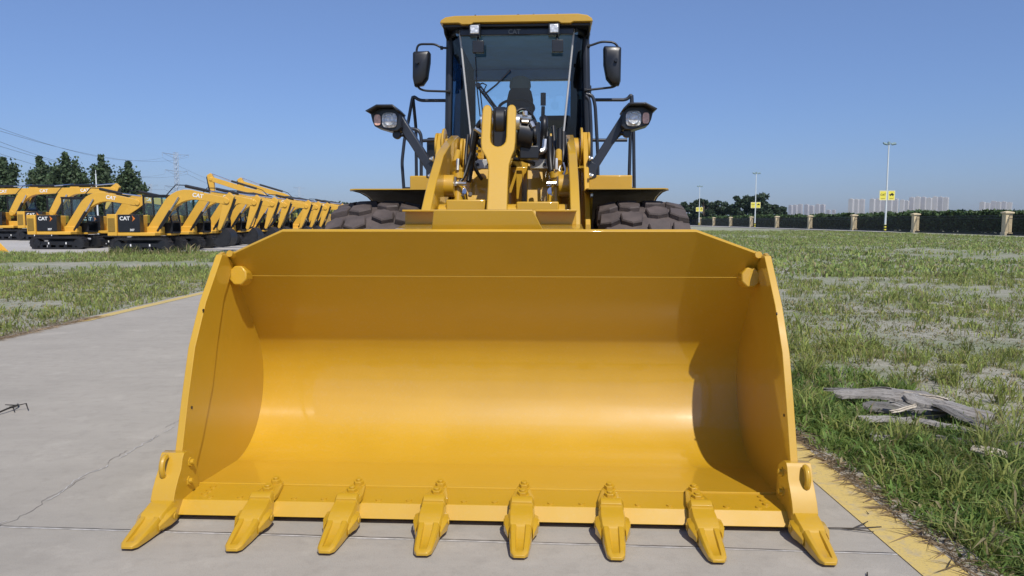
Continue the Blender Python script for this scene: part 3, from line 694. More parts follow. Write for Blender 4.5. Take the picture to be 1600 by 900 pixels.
    m = M(); m.cyl((a.x, by - .2 * k, a.y), (mid.x, by - .2 * k, mid.y), .075 * k, 10); lc = obj('boom_cylinder', m, BLK, bo)
    m = M(); m.cyl((mid.x, by - .2 * k, mid.y), (e.x, by - .2 * k, e.y), .04 * k, 8); obj('cylinder_rod', m, CHROME, lc)
    # stick
    s0, s1 = Vector(stick[0]), Vector(stick[1]); d = (s1 - s0).normalized(); s2 = Vector((-d.y, d.x))
    if s2.x < 0: s2 = -s2
    P = [s0 - d * .42 * k - s2 * .02, s0 - d * .30 * k + s2 * .26 * k, s0 + d * .2 * k + s2 * .24 * k, s1 + s2 * .08 * k, s1 + d * .08 * k, s1 - s2 * .09 * k, s0 + d * .3 * k - s2 * .16 * k, s0 - d * .1 * k - s2 * .20 * k]
    m = M(); m.prism([tuple(p) for p in P], 'y', by - bw * .8, by + bw * .8); sk = obj('stick', m, YELX, root, .015 * k)
    a = s0 + s2 * .30 * k - d * .2 * k; b = s0.lerp(s1, .55) + s2 * .26 * k; e = s0.lerp(s1, .86) + s2 * .24 * k
    m = M(); m.cyl((a.x, by, a.y), (b.x, by, b.y), .065 * k, 10); m.tube([(b.x, by, b.y), (e.x, by, e.y), (s1.x + .1 * k, by, s1.y)], .03 * k, 6); obj('bucket_cylinder', m, BLK, sk)
    # bucket
    c = s1 + Vector((.20 * k, -.38 * k)); P = []
    for i in range(11): aa = R(70 + bucket_curl - 22 * i); P.append((c.x + .46 * k * math.cos(aa), c.y + .46 * k * math.sin(aa)))
    for i in range(10, -1, -1): aa = R(70 + bucket_curl - 22 * i); P.append((c.x + .42 * k * math.cos(aa), c.y + .42 * k * math.sin(aa)))
    m = M(); m.prism(P, 'y', by - .40 * k, by + .40 * k)
    D = [(c.x + .44 * k * math.cos(R(70 + bucket_curl - 22 * i)), c.y + .44 * k * math.sin(R(70 + bucket_curl - 22 * i))) for i in range(11)]
    for e in (-1, 1): m.prism(D, 'y', by + e * .40 * k - .015, by + e * .40 * k + .015)
    for i in range(4):
        yy_ = by - .33 * k + .22 * k * i; aa = R(70 + bucket_curl - 220); p = Vector((c.x + .44 * k * math.cos(aa), c.y + .44 * k * math.sin(aa)))
        m.box(p.x - .03 * k, p.x + .03 * k, yy_ - .03 * k, yy_ + .03 * k, p.y - .02, p.y + .16 * k)
    m.prism([(s1.x - .06 * k, s1.y + .06 * k), (s1.x + .12 * k, s1.y + .03 * k), (c.x + .3 * k, c.y + .3 * k), (c.x - .05 * k, c.y + .40 * k)], 'y', by - .1 * k, by + .1 * k)
    obj('bucket', m, TRK, root, sm=30)
    return root
XG = 'small yellow excavators parked side by side in a row'
boomS = [(.25, 1.0), (1.55, 2.78), (3.85, 2.36)]
exA = excavator('small_excavator', 1., boomS, [(3.85, 2.36), (3.45, 1.05)], 2.75, 'nearest small yellow excavator of the receding row, black side panel in full view', XG)
exA.location = (-17.2, 35, .012)
y = 35
for k in range(1, 10):
    o = copy_tree(exA); y += 3.05 + .12 * (k % 3); o.location = (-17.2 + .18 * ((k * 5) % 3 - 1), y, .012); o.rotation_euler.z = R(((k * 37) % 5 - 2) * .6)
    tag(o, 'small yellow excavator, %s of the receding row counted from the nearest' % (ORD[k] if k < 9 else 'farthest'), 'excavator', XG)
exB = excavator('small_excavator', 1., boomS, [(3.85, 2.36), (2.75, 1.45)], 2.75, 'small yellow excavator standing alone left of the row, stick folded back under its boom', XG, bucket_curl=-60)
exB.location = (-23.0, 38.2, .012)
o = copy_tree(exB); o.location = (-22.7, 41.6, .012); tag(o, 'small yellow excavator mostly hidden directly behind the lone one, only its track end showing', 'excavator', XG)
LG = 'large yellow excavators parked behind the small ones'
boomL = [(.3, 2.0), (1.3, 3.62), (4.9, 3.72)]
for k, (px, d, lab) in enumerate([(88, 55, 'large yellow excavator directly behind the lone small one, level boom showing above it'), (26, 56, 'large yellow excavator at the left photo edge with its crawler track in view'), (-36, 57, 'large yellow excavator mostly outside the left photo edge, only its boom end showing')]):
    o = excavator('large_excavator', 1.22, boomL, [(4.9, 3.72), (4.3, 2.35)], 3.9, lab, LG) if k == 0 else copy_tree(lo_)
    if k == 0: lo_ = o
    o.location = ((px - 800) / 1150 * d - .2, d, .012); tag(o, lab, 'excavator', LG)
boomH = [(.3, 2.0), (2.2, 3.75), (6.6, 5.15)]
for k, d in enumerate([66, 72.5, 78, 84, 90.5, 97, 103.5, 110]):
    lab = ['large excavator facing left behind the row, its raised boom end highest of all', 'second of the left-facing large excavators, black stick cylinder on its boom against the sky'][k] if k < 2 else 'large left-facing excavator, %s of its line counted from the highest boom end' % ORD[k]
    if k in (0, 2):
        tz = (5.15, None, 3.6)[k]; lh_ = o = excavator('large_excavator', 1.22, [(.3, 2.0), (2.2, (3.75, 0, 3.0)[k]), (6.6, tz)], [(6.6, tz), (6.4, tz - 1.85)], 3.9, lab, LG)
    else: o = copy_tree(lh_)
    o.location = (-20.2 + .3 * (k % 2), d, .012); o.rotation_euler.z = R(180); tag(o, lab, 'excavator', LG)
# yellow blade corner at the left photo edge
m = M(); m.prism([(-2.2, 0), (.35, 0), (-.05, .42), (-.3, .55), (-2.2, .6)], 'y', -.02, .02); m.prism([(-2.2, .0), (.35, 0), (.30, .06), (-2.2, .06)], 'y', -.35, -.021); m.prism([(-.5, .0), (.33, .0), (-.05, .40), (-.3, .50)], 'x', -.6, -.57)
o = tag(obj('dozer_blade', m, YELX, None, .008), 'corner of a yellow blade lying on the pale apron at the left photo edge', 'blade'); o.location = (-799 / 1150 * 34.2 + .05, 34.2, .012)

# ================================================================== WHEEL LOADER
LD = empty('wheel_loader', (-.163, 3.38, 0), R(-2.9))
tag(LD, 'large yellow wheel loader facing the camera with its wide toothed bucket on the ground', 'wheel loader')
# ---- bucket
prof = [(.26, .076), (.50, .060), (.765, .0445)]
for i in range(0, 41):
    a = R(-88 + 125 * i / 40); prof.append((.765 + .45 * math.cos(a), .494 + .45 * math.sin(a)))
prof.append((.8505, 1.128))
def offs(pr, t):
    out = []
    for i in range(len(pr)):
        a = Vector(pr[max(0, i - 1)]); b = Vector(pr[min(len(pr) - 1, i + 1)]); d = (b - a).normalized(); out.append((pr[i][0] + d.y * t, pr[i][1] - d.x * t))
    return out
m = M(); m.prism(prof + offs(prof, .022)[::-1], 'x', -1.506, 1.506); bucket = obj('bucket', m, YELS, LD, sm=30)
# spill guard: slanted ends
def guard(inner0, inner1, t, pts):
    d = (Vector(inner1) - Vector(inner0)); ln = d.length; d.normalize(); nrm = Vector((d.y, -d.x))      # pointing back
    def P(x, s, k): q = Vector(inner0) + d * s * ln + nrm * k; return (x, q.x, q.y)
    m = M(); n = len(pts); m.quad_mesh([P(x, s, 0) for x, s in pts] + [P(x, s, t) for x, s in pts], [tuple(range(n)), tuple(range(2 * n - 1, n - 1, -1))] + [(i, (i + 1) % n, n + (i + 1) % n, n + i) for i in range(n)]); return m
g0, g1 = (.848, 1.131), (.652, 1.392)
obj('spill_guard', guard(g0, g1, .022, [(-1.498, 0), (1.498, 0), (1.498, .50), (1.125, 1), (-1.145, 1), (-1.498, .46)]), YEL, bucket, .003)
m = M(); m.tube([(-1.40, .8520, 1.132), (1.42, .8520, 1.132)], .0064, 6); m.tube([(-1.47, .255, .094), (1.47, .255, .094)], .0065, 6); obj('weld_seam', m, YEL, bucket)
# cutting edge
m = M(); m.prism([(.0, .030), (.055, .088), (.25, .094), (.25, .045), (.20, .030)], 'x', -1.485, 1.485); ce = obj('cutting_edge', m, YEL, bucket, .003)
for k in range(7):
    for e in (-.075, .075):
        x = -1.26 + .42 * k + e; m = M(); m.cyl((x, .085, .086), (x, .085, .0955), .014, 10); obj('plow_bolt', m, YEL, bucket)
for s in (-1, 1):
    for q in (.12, .165, .21): m = M(); m.cyl((s * 1.38, q, .090), (s * 1.38, q, .099), .016, 10); obj('plow_bolt', m, YEL, bucket)
# side plates with a thicker front bar, a lug at the top inner corner
for s in (-1, 1):
    front = [(.0, .04), (.03, .10), (.13, .32), (.21, .56), (.30, .80), (.44, 1.02), (.655, 1.262), (.70, 1.275)]
    back = offs(prof, .012)[::-1]
    m = M(); m.prism(front + [(.80, 1.25)] + back[:-1] + [(.26, .04)], 'x', s * 1.5, s * 1.521)
    sp = obj('side_plate', m, YEL, bucket, .003, sm=30)
    f2 = [(y + .16 + .13 * (1 - abs(z - .66) / .62), z) for y, z in front[1:-1]]
    m = M(); m.prism([(front[0][0] + .002, .05)] + [(y - .004, z) for y, z in front[1:-1]] + [(.70, 1.262), (.80, 1.20)] + [(y, z) for y, z in f2[::-1][1:]] + [(.20, .10)], 'x', s * 1.488, s * 1.524)
    obj('side_bar', m, YEL, sp, .004, sm=30)
    m = M()
    for q, z in ((.40, .98), (.235, .50)): m.cyl((s * 1.485, q, z), (s * 1.489, q, z), .008, 8)
    obj('bolt_hole', m, BLK, sp)
    mt = Matrix.Translation((s * 1.450, .80, 1.132)) @ Matrix.Rotation(R(-8), 4, 'X')
    m = M(); m.prism([(.055 * math.cos(R(22.5 + 45 * i)) * 1.02, .060 * math.sin(R(22.5 + 45 * i))) for i in range(8)], 'y', -.045, .05, mt)
    obj('corner_gusset', m, YEL, bucket, .008)
    m = M(); m.tube([(s * 1.478, .86, 1.19), (s * 1.47, .80, 1.25), (s * 1.478, .72, 1.265)], .02, 8); obj('weld_seam', m, YEL, bucket); m = M(); m.tube([(s * 1.482, .9, 1.08), (s * 1.490, 1.02, .96)], .012, 6); obj('weld_seam', m, YEL, bucket)
    m = M(); m.hexbolt((s * 1.482, .14, .245), (-s, 0, .1), .024, .03); m.hexbolt((s * 1.482, .12, .155), (-s, 0, .1), .024, .03); obj('hex_bolt', m, YEL, bucket)
# teeth: adapter strap, wedge tip with a channel
def tooth_mesh(strap=True):
    m = M()
    def sec(y, hw, zt, zb, ch=0.):
        return [(-hw, y, zb), (-hw * 1.0, y, zb + (zt - zb) * .75), (-hw * .82, y, zt), (-hw * .45, y, zt), (-hw * .36, y, zt - ch), (hw * .36, y, zt - ch), (hw * .45, y, zt), (hw * .82, y, zt), (hw, y, zb + (zt - zb) * .75), (hw, y, zb)]
    if strap:
        m.loft([sec(.265, .022, .106, .090), sec(.235, .032, .112, .090), sec(.08, .058, .118, .090), sec(.038, .058, .120, .090)])
        m.loft([sec(.040, .054, .136, .088), sec(.018, .058, .138, .060), sec(-.006, .058, .124, .02)])
    m.loft([sec(.03, .055, .117, .012), sec(-.01, .060, .114, .008), sec(-.07, .063, .098, .006), sec(-.138, .058, .080, .007), sec(-.152, .050, .066, .009)])
    for s in (-1, 1):
        m.loft([[(s * (.055 + dx), y, z) for dx, z in ((0, zb), (w_, zb + .012), (w_, zt - .012), (0, zt))] for y, w_, zb, zt in ((.0, .004, .015, .075), (-.05, .024, .008, .085), (-.11, .024, .008, .075), (-.175, .003, .012, .05))])
        m.cyl((s * .076, -.065, .047), (s * .083, -.065, .047), .018, 10)
    m.loft([sec(-.140, .052, .075, .008, .0), sec(-.165, .052, .069, .006, .012), sec(-.24, .047, .050, .005, .016), sec(-.30, .041, .034, .005, .010), sec(-.320, .038, .029, .005, 0), sec(-.342, .024, .020, .008)])
    return m
bt = None
for k in range(8):
    x = -1.47 + .42 * k
    corner = k in (0, 7)
    if corner:
        s = -1 if k == 0 else 1
        m = tooth_mesh(False); x = s * 1.515
        P = [(.075, .03), (-.02, .06), (-.035, .105), (-.015, .15), (.02, .20), (.05, .235), (.068, .285), (.085, .305), (.12, .305), (.20, .26), (.22, .10), (.2, .03)]
        m.prism(P, 'x', -.058, .056)
        m.prism([(.30, .045), (.30, .25), (.12, .30), (.12, .045)], 'x', s * .022, s * .05)
        for_ring = []
        for i in range(11):
            a = R(-10 + 200 * i / 10); for_ring.append((s * .036, .052 - .040 * math.sin(a), .245 + .050 * math.cos(a)))
        m.tube([(px0 - s * .015, py0, pz0) for px0, py0, pz0 in for_ring], .015, 8)
        o = obj('bucket_tooth', m, YEL, bucket, .006, sm=40)
    elif bt is None:
        m = tooth_mesh(); m.hexbolt((.004, .212, .112), (0, -.1, 1), .026, .024); m.hexbolt((0, .105, .117), (0, -.1, 1), .027, .020)
        bt = o = obj('bucket_tooth', m, YEL, bucket, .004, sm=40)
    else:
        o = bt.copy(); COL.objects.link(o)
    o.location = (x, 0, .006); o.rotation_euler.z = R([0, 1, -.6, .4, .2, -.8, .6, 0][k])
# crown plate, its wings and back structure on top of the bucket
m = M(); m.prism([(-.30, .0), (.24, .0), (.245, -.008), (.305, -.128), (-.325, -.128), (-.305, -.008)], 'y', 0, .02, Matrix.Translation((0, .685, 1.508)) @ Matrix.Rotation(R(16), 4, 'X')); obj('crown_plate', m, YEL, bucket, .004)
m = M(); m.prism([(.69, 1.375), (.80, 1.398), (1.15, 1.43), (1.40, 1.35), (1.40, 1.2), (1.0, 1.10), (.92, 1.14)], 'x', -.56, .53); obj('torque_tube', m, YEL, bucket, .004)
for s, a, b in ((-1, -.555, -.31), (1, .25, .497)):
    m = M(); m.prism([(a, 1.428), (b, 1.428), (b, 1.512), (a, 1.512)], 'y', 1.15, 1.17); m.box(a, b, 1.06, 1.149, 1.505, 1.517); obj('stiffener_plate', m, YEL, bucket, .003)
m = M(); m.box(-1.08, -.565, .672, .700, 1.375, 1.394); obj('top_rim', m, YEL, bucket, .003); m = M(); m.box(.535, 1.065, .672, .700, 1.375, 1.394); obj('top_rim', m, YEL, bucket, .003)
# bucket back: side ribs to the lift arm pins
m = M()
for x in (-.60, -.40, .40, .60): m.prism([(1.20, .28), (1.55, .28), (1.60, .45), (1.42, .85), (1.25, 1.0), (1.215, .80), (1.25, .60), (1.25, .45)], 'x', x - .02, x + .02)
obj('hinge_rib', m, YEL, bucket, .004)
# ---- lift arms
for s in (-1, 1):
    P = [(3.5, 2.20), (3.2, 2.20), (2.75, 2.09), (2.3, 1.95), (1.9, 1.72), (1.60, 1.50), (1.42, 1.1), (1.32, .6), (1.30, .32), (1.48, .27), (1.62, .55), (1.85, 1.05), (2.2, 1.45), (2.7, 1.72), (3.2, 1.93), (3.5, 1.97)]
    m = M(); m.prism(P, 'x', s * .475, s * .540)
    for a, b in ((.44, .465), (.540, .60)): m.cyl((s * a, 3.33, 2.06), (s * b, 3.33, 2.06), .13, 20)
    m.cyl((s * .40, 2.35, 1.72), (s * .55, 2.35, 1.72), .085, 18)
    la = obj('lift_arm', m, YEL, LD, .006, sm=30)
    m = M(); m.cyl((s * .53, 3.33, 2.11), (s * .68, 3.33, 2.11), .075, 16); obj('pivot_pin', m, STEEL, la)
    # lift cylinder
    m = M(); m.cyl((s * .36, 3.55, 1.10), (s * .36, 2.72, 1.48), .085, 16); m.cyl((s * .36, 2.72, 1.48), (s * .36, 2.66, 1.51), .10, 16); lc = obj('lift_cylinder', m, YEL, LD)
    m = M(); m.cyl((s * .36, 2.66, 1.51), (s * .36, 2.42, 1.68), .045, 12); obj('cylinder_rod', m, CHROME, lc)
    m = M(); m.cyl((s * .385, 2.38, 1.44), (s * .385, 2.46, 1.80), .040, 12); m.cyl((s * .385, 2.45, 1.78), (s * .385, 2.455, 1.83), .050, 12); m.cyl((s * .405, 2.45, 1.90), (s * .405, 2.6, 2.00), .027, 12); obj('cylinder_head', m, YEL, lc)
    m = M(); m.cyl((s * .385, 2.40, 1.84), (s * .385, 2.44, 1.93), .014, 8); m.cyl((s * .40, 2.38, 1.74), (s * .31, 2.36, 1.735), .016, 8); m.cyl((s * .41, 2.37, 1.72), (s * .41, 2.37, 1.79), .024, 8); obj('hose_fitting', m, STEEL, lc)
m = M(); m.cyl((-.465, 1.95, 1.46), (.465, 1.95, 1.46), .11, 20); m.box(-.40, -.12, 1.86, 2.05, 1.38, 1.60); m.box(.10, .40, 1.86, 2.05, 1.38, 1.585); obj('cross_tube', m, YEL, LD, .01)
# ---- tilt lever (forked) and tilt cylinder
P = []
for u, v in [(-.168, 2.02), (-.168, 2.27), (-.160, 2.30), (-.143, 2.312), (-.122, 2.312), (-.104, 2.295), (-.100, 2.26), (-.100, 2.06)]: P.append((u, v))
for i in range(1, 8): a = math.pi + math.pi * i / 8; P.append((-.042 + .058 * math.cos(a), 2.045 + .060 * math.sin(a)))
P += [(.016, 2.06), (.016, 2.26), (.020, 2.295), (.036, 2.312), (.058, 2.312), (.076, 2.30), (.084, 2.27), (.084, 2.02), (.079, 1.96), (.060, 1.91), (.044, 1.85), (.040, 1.70), (.042, 1.45), (.045, 1.25), (-.11, 1.25), (-.105, 1.45), (-.102, 1.70), (-.106, 1.85), (-.128, 1.91), (-.160, 1.96)]
def slope(o, y0, z0, y1, z1):
    for v in o.data.vertices: v.co.y += y0 + (y1 - y0) * (v.co.z - z0) / (z1 - z0)
m = M(); m.prism(P, 'y', 0, .24); tl = obj('tilt_lever', m, YEL, LD, .010, sm=30, seg=3); slope(tl, 1.70, 1.45, 2.20, 2.3)
m = M(); m.cyl((-.19, 2.34, 2.20), (.105, 2.34, 2.20), .06, 18); obj('lever_pin', m, STEEL, tl)
m = M(); m.box(-.095, .011, 2.25, 2.6, 2.0, 2.285); m.cyl((-.08, 2.33, 2.20), (-.004, 2.33, 2.20), .115, 20); m.cyl((-.042, 2.6, 2.17), (-.042, 3.0, 2.12), .05, 14); m.cyl((-.042, 2.95, 2.12), (-.042, 4.1, 1.98), .10, 18); m.cyl((-.042, 2.225, 2.19), (-.042, 2.245, 2.19), .028, 12)
tc_ = obj('tilt_cylinder', m, BLK, LD, .012)
m = M(); m.cyl((.09, 2.46, 2.13), (.205, 2.46, 2.11), .125, 20); m.cyl((.205, 2.46, 2.12), (.235, 2.46, 2.12), .07, 14); m.box(.10, .25, 2.40, 2.56, 1.93, 2.03); m.cyl((.23, 2.5, 2.22), (.23, 2.5, 1.98), .03, 12); obj('valve_block', m, BLK, tc_, .008)
m = M(); m.cyl((.10, 2.36, 2.24), (.19, 2.35, 2.23), .022, 10); m.cyl((.19, 2.34, 2.20), (.21, 2.33, 2.16), .018, 8); m.cyl((.145, 2.33, 2.245), (.145, 2.335, 2.28), .02, 8); m.cyl((.12, 2.34, 2.205), (.17, 2.34, 2.20), .014, 8); obj('hose_fitting', m, STEEL, tc_)
# hoses
H = [([(-.20, 2.95, 1.93), (-.19, 2.9, 2.05), (-.20, 2.7, 2.18), (-.13, 2.6, 2.24)], .028), ([(-.17, 2.40, 2.24), (-.235, 2.42, 2.18), (-.27, 2.5, 2.0), (-.29, 2.55, 1.88), (-.31, 2.5, 1.76)], .021),
     ([(-.235, 2.52, 2.12), (-.30, 2.5, 1.95), (-.335, 2.45, 1.80), (-.37, 2.42, 1.75)], .016), ([(.27, 2.95, 1.93), (.275, 2.92, 2.08), (.29, 2.85, 2.30), (.27, 3.2, 2.34)], .030),
     ([(.05, 2.4, 2.27), (.13, 2.42, 2.325), (.22, 2.48, 2.25), (.25, 2.5, 2.08)], .012), ([(.06, 2.42, 2.25), (.14, 2.44, 2.30), (.20, 2.5, 2.22), (.225, 2.5, 2.05)], .010),
     ([(.33, 2.6, 2.12), (.335, 2.58, 1.95), (.35, 2.5, 1.80), (.40, 2.42, 1.74)], .022), ([(.415, 2.78, 2.20), (.415, 2.76, 2.0), (.42, 2.7, 1.92)], .020), ([(.445, 2.8, 2.18), (.445, 2.76, 2.0), (.44, 2.7, 1.92)], .020), ([(.47, 2.8, 2.12), (.47, 2.76, 1.98), (.45, 2.72, 1.86)], .018),
     ([(-.04, 3.1, 2.0), (.08, 3.05, 1.97), (.25, 3.0, 2.0), (.36, 2.95, 2.05)], .018), ([(-.37, 3.0, 2.14), (-.33, 2.9, 2.10), (-.30, 2.85, 1.98), (-.26, 2.95, 1.93)], .020)]
for pts, r in H:
    m = M(); m.tube(fil(pts, .12, 5), r, 10); obj('hydraulic_hose', m, HOSE, LD, sm=60)
m = M(); m.tube(fil([(.30, 2.84, 2.12), (.29, 2.82, 2.02), (.21, 2.8, 2.02)], .05), .026, 10); m.box(.185, .225, 2.77, 2.83, 1.97, 2.06); m.cyl((-.245, 2.43, 2.17), (-.17, 2.43, 2.12), .026, 10)
m.tube([(.43, 2.68, 1.93), (.41, 2.66, 1.86), (.44, 2.64, 1.80)], .010, 6); m.tube([(.445, 2.68, 1.92), (.46, 2.66, 1.86), (.44, 2.64, 1.80)], .010, 6); obj('hose_coupling', m, STEEL, LD)
m = M(); m.box(-.30, -.15, 2.87, 2.93, 1.885, 1.965); obj('manifold_block', m, SILV, LD, .006); m = M(); m.box(.17, .32, 2.87, 2.93, 1.885, 1.965); obj('manifold_block', m, SILV, LD, .006)
m = M()
for x in (-.27, -.18, .20, .29): m.cyl((x, 2.868, 1.92), (x, 2.86, 1.92), .014, 10)
obj('socket_screw', m, BLK, LD)
# ---- front frame and towers
for s in (-1, 1):
    m = M(); m.prism([(2.98, 1.55), (3.0, 2.05), (3.08, 2.20), (3.30, 2.20), (3.35, 1.55)], 'x', s * .335, s * .355); obj('hose_guide_plate', m, YEL, LD, .004)
    m = M()
    for q in range(3): m.cyl((s * .345, 2.965, 1.68 + .14 * q), (s * .345, 2.985, 1.68 + .14 * q), .018, 8)
    obj('hose_clamp', m, STEEL, LD)
for pts, r_ in (([(-.31, 2.9, 2.22), (-.33, 2.86, 2.05), (-.29, 2.84, 1.88), (-.24, 2.9, 1.80)], .015), ([(-.345, 2.8, 2.16), (-.36, 2.75, 1.98), (-.35, 2.65, 1.82)], .013), ([(.36, 2.9, 2.24), (.375, 2.85, 2.05), (.36, 2.75, 1.88)], .016),
              ([(.31, 2.9, 2.20), (.315, 2.85, 2.02), (.33, 2.75, 1.86)], .014), ([(-.10, 3.05, 2.02), (-.16, 2.98, 2.10), (-.24, 2.95, 2.06), (-.30, 2.9, 2.14)], .014), ([(.07, 2.5, 2.02), (.10, 2.6, 1.94), (.20, 2.85, 1.93)], .016)):
    m = M(); m.tube(fil(pts, .1, 5), r_, 8); obj('hydraulic_hose', m, HOSE, LD, sm=60)
m = M()
for a, b in ((-.42, -.15), (.14, .42)): m.prism([(2.35, .75), (2.5, 1.40), (2.95, 1.60), (3.12, 1.99), (4.2, 1.99), (4.2, .75)], 'x', a, b)
m.box(-.149, .139, 3.55, 4.19, .76, 1.95); m.box(-.149, .139, 2.6, 3.549, .76, 1.40); ff = obj('front_frame', m, YEL, LD, .008)
m = M(); m.box(.035, .085, 3.3, 3.548, 1.42, 1.9); m.box(-.11, -.09, 3.3, 3.548, 1.42, 1.9); obj('stiffener_plate', m, YEL, ff, .004)
for s in (-1, 1):
    P = [(2.62, .9), (2.64, 1.42), (3.22, 2.16), (3.30, 2.235), (3.42, 2.235), (3.75, 2.1), (4.15, 1.4), (4.15, .8), (2.62, .8)]
    m = M(); m.prism(P, 'x', s * .625, s * .668); m.prism([(3.05, .9), (3.05, 1.55), (3.28, 2.18), (3.5, 2.2), (3.8, 1.9), (3.9, .9)], 'x', s * .40, s * .437)
    m.box(s * .437, s * .625, 3.72, 3.76, .95, 1.95)
    m.cyl((s * .604, 3.33, 2.11), (s * .625, 3.33, 2.11), .17, 20); m.cyl((s * .668, 3.33, 2.11), (s * .69, 3.33, 2.11), .13, 20)
    tw = obj('loader_tower', m, YEL, LD, .006)
    m = M()
    for q, z in ((3.0, 1.98), (2.9, 1.83), (2.75, 1.66)): m.hexbolt((s * .668, q, z), (s, 0, 0), .02, .02)
    obj('hex_bolt', m, STEEL, tw)
m = M(); m.box(-.36, .36, 3.2, 3.24, 2.0, 2.13); m.tube([(-.30, 3.1, 2.0), (-.30, 3.1, 2.25), (-.24, 3.1, 2.25)], .012, 6); m.tube([(-.34, 3.12, 2.0), (-.34, 3.12, 2.22)], .01, 6); m.tube([(-.35, 3.12, 2.17), (-.24, 3.12, 2.17)], .008, 6); obj('hose_bracket', m, YEL, LD, .004)
m = M()
for k in range(5): m.cyl((-.33 + .02 * (k % 2), 3.05, 2.02 + .05 * k), (-.29, 3.03, 2.02 + .05 * k), .014, 8)
obj('grease_fitting', m, STEEL, LD)
# ---- wheels
def wheel_parts(cx, cy, sgn, proto=None):
    R0 = .80; W = .335
    def rad(u): return R0 - .30 * max(0, abs(u) - .10) ** 2 * 2.0
    m = M(); prof_ = [(-.24, .36), (-.31, .46), (-.335, .60), (-.325, .69), (-.29, rad(.29) - .045), (-.15, rad(.15) - .04), (0, R0 - .04), (.15, rad(.15) - .04), (.29, rad(.29) - .045), (.325, .69), (.335, .60), (.31, .46), (.24, .36)]
    n = 72; secs = [[(u, r * math.cos(2 * math.pi * i / n), r * math.sin(2 * math.pi * i / n)) for u, r in prof_] for i in range(n)]
    k = len(prof_); m.quad_mesh([p for q in secs for p in q], [(i * k + j, i * k + j + 1, ((i + 1) % n) * k + j + 1, ((i + 1) % n) * k + j) for i in range(n) for j in range(k - 1)])
    NB = 22; pit = 2 * math.pi / NB
    polys = [([(.205, .05), (.335, -.02), (.345, .52), (.26, .66), (.195, .50)], 0.), ([(.015, .18), (.10, -.06), (.185, .10), (.18, .50), (.10, .66), (.03, .60)], .0),
             ([(-.015, .18), (-.03, .60), (-.10, .68), (-.18, .50), (-.185, .08), (-.10, -.06)], .46), ([(-.205, .05), (-.195, .50), (-.26, .66), (-.345, .52), (-.335, -.02)], .40)]
    for i in range(NB):
        for P, ph in polys:
            c = (sum(p[0] for p in P) / len(P), sum(p[1] for p in P) / len(P)); bot, topv, mid = [], [], []
            for u, v in P:
                for lst, f, dr in ((bot, 1.06, -.075), (mid, 1.0, -.010), (topv, .90, 0.)):
                    uu = c[0] + (u - c[0]) * f; vv = c[1] + (v - c[1]) * f; a = (i + vv + ph) * pit; r = rad(uu) + dr - .012 * (abs(uu) > .33)
                    lst.append((uu, r * math.cos(a), r * math.sin(a)))
            m.loft([bot, mid, topv])
    for e in (-1, 1):
        for i in range(NB):
            a0 = (i + .08 + (.40 if e < 0 else 0)) * pit; a1 = a0 + .42 * pit
            q = [(e * .328, .735), (e * .344, .70), (e * .350, .63), (e * .335, .62)]
            m.loft([[(u, r * math.cos(a), r * math.sin(a)) for u, r in q] for a in (a0, (a0 + a1) / 2, a1)])
    t = obj('tyre', m, RUB, LD, sm=28); t.location = (cx, cy, .815); t.rotation_euler.x = R(5 + 7 * sgn)
    if sgn < 0: t.rotation_euler.z = R(180)
    m = M(); q = [(.24, .37), (.26, .33), (.10, .31), (.06, .22), (.10, .18), (.14, .10), (.14, .0)]
    n = 40; k = len(q); m.quad_mesh([(u, r * math.cos(2 * math.pi * i / n), r * math.sin(2 * math.pi * i / n)) for i in range(n) for u, r in q], [(i * k + j, i * k + j + 1, ((i + 1) % n) * k + j + 1, ((i + 1) % n) * k + j) for i in range(n) for j in range(k - 1)])
    obj('rim', m, YEL, t); return t
wl = wheel_parts(1.065, 2.75, 1); wr = wheel_parts(-1.065, 2.75, -1)
for x, p in ((1.065, wl), (-1.065, wr)):
    c = copy_tree(p); c.parent = LD; c.location = (x, 6.1, .815)
m = M(); m.cyl((-.9, 2.75, .815), (.9, 2.75, .815), .14, 16); m.cyl((-.9, 6.1, .815), (.9, 6.1, .815), .14, 16); m.box(-.3, .3, 2.5, 3.0, .6, 1.02); m.box(-.35, .35, 3.6, 6.3, .65, 1.0); obj('axle', m, BLK, LD, .02)
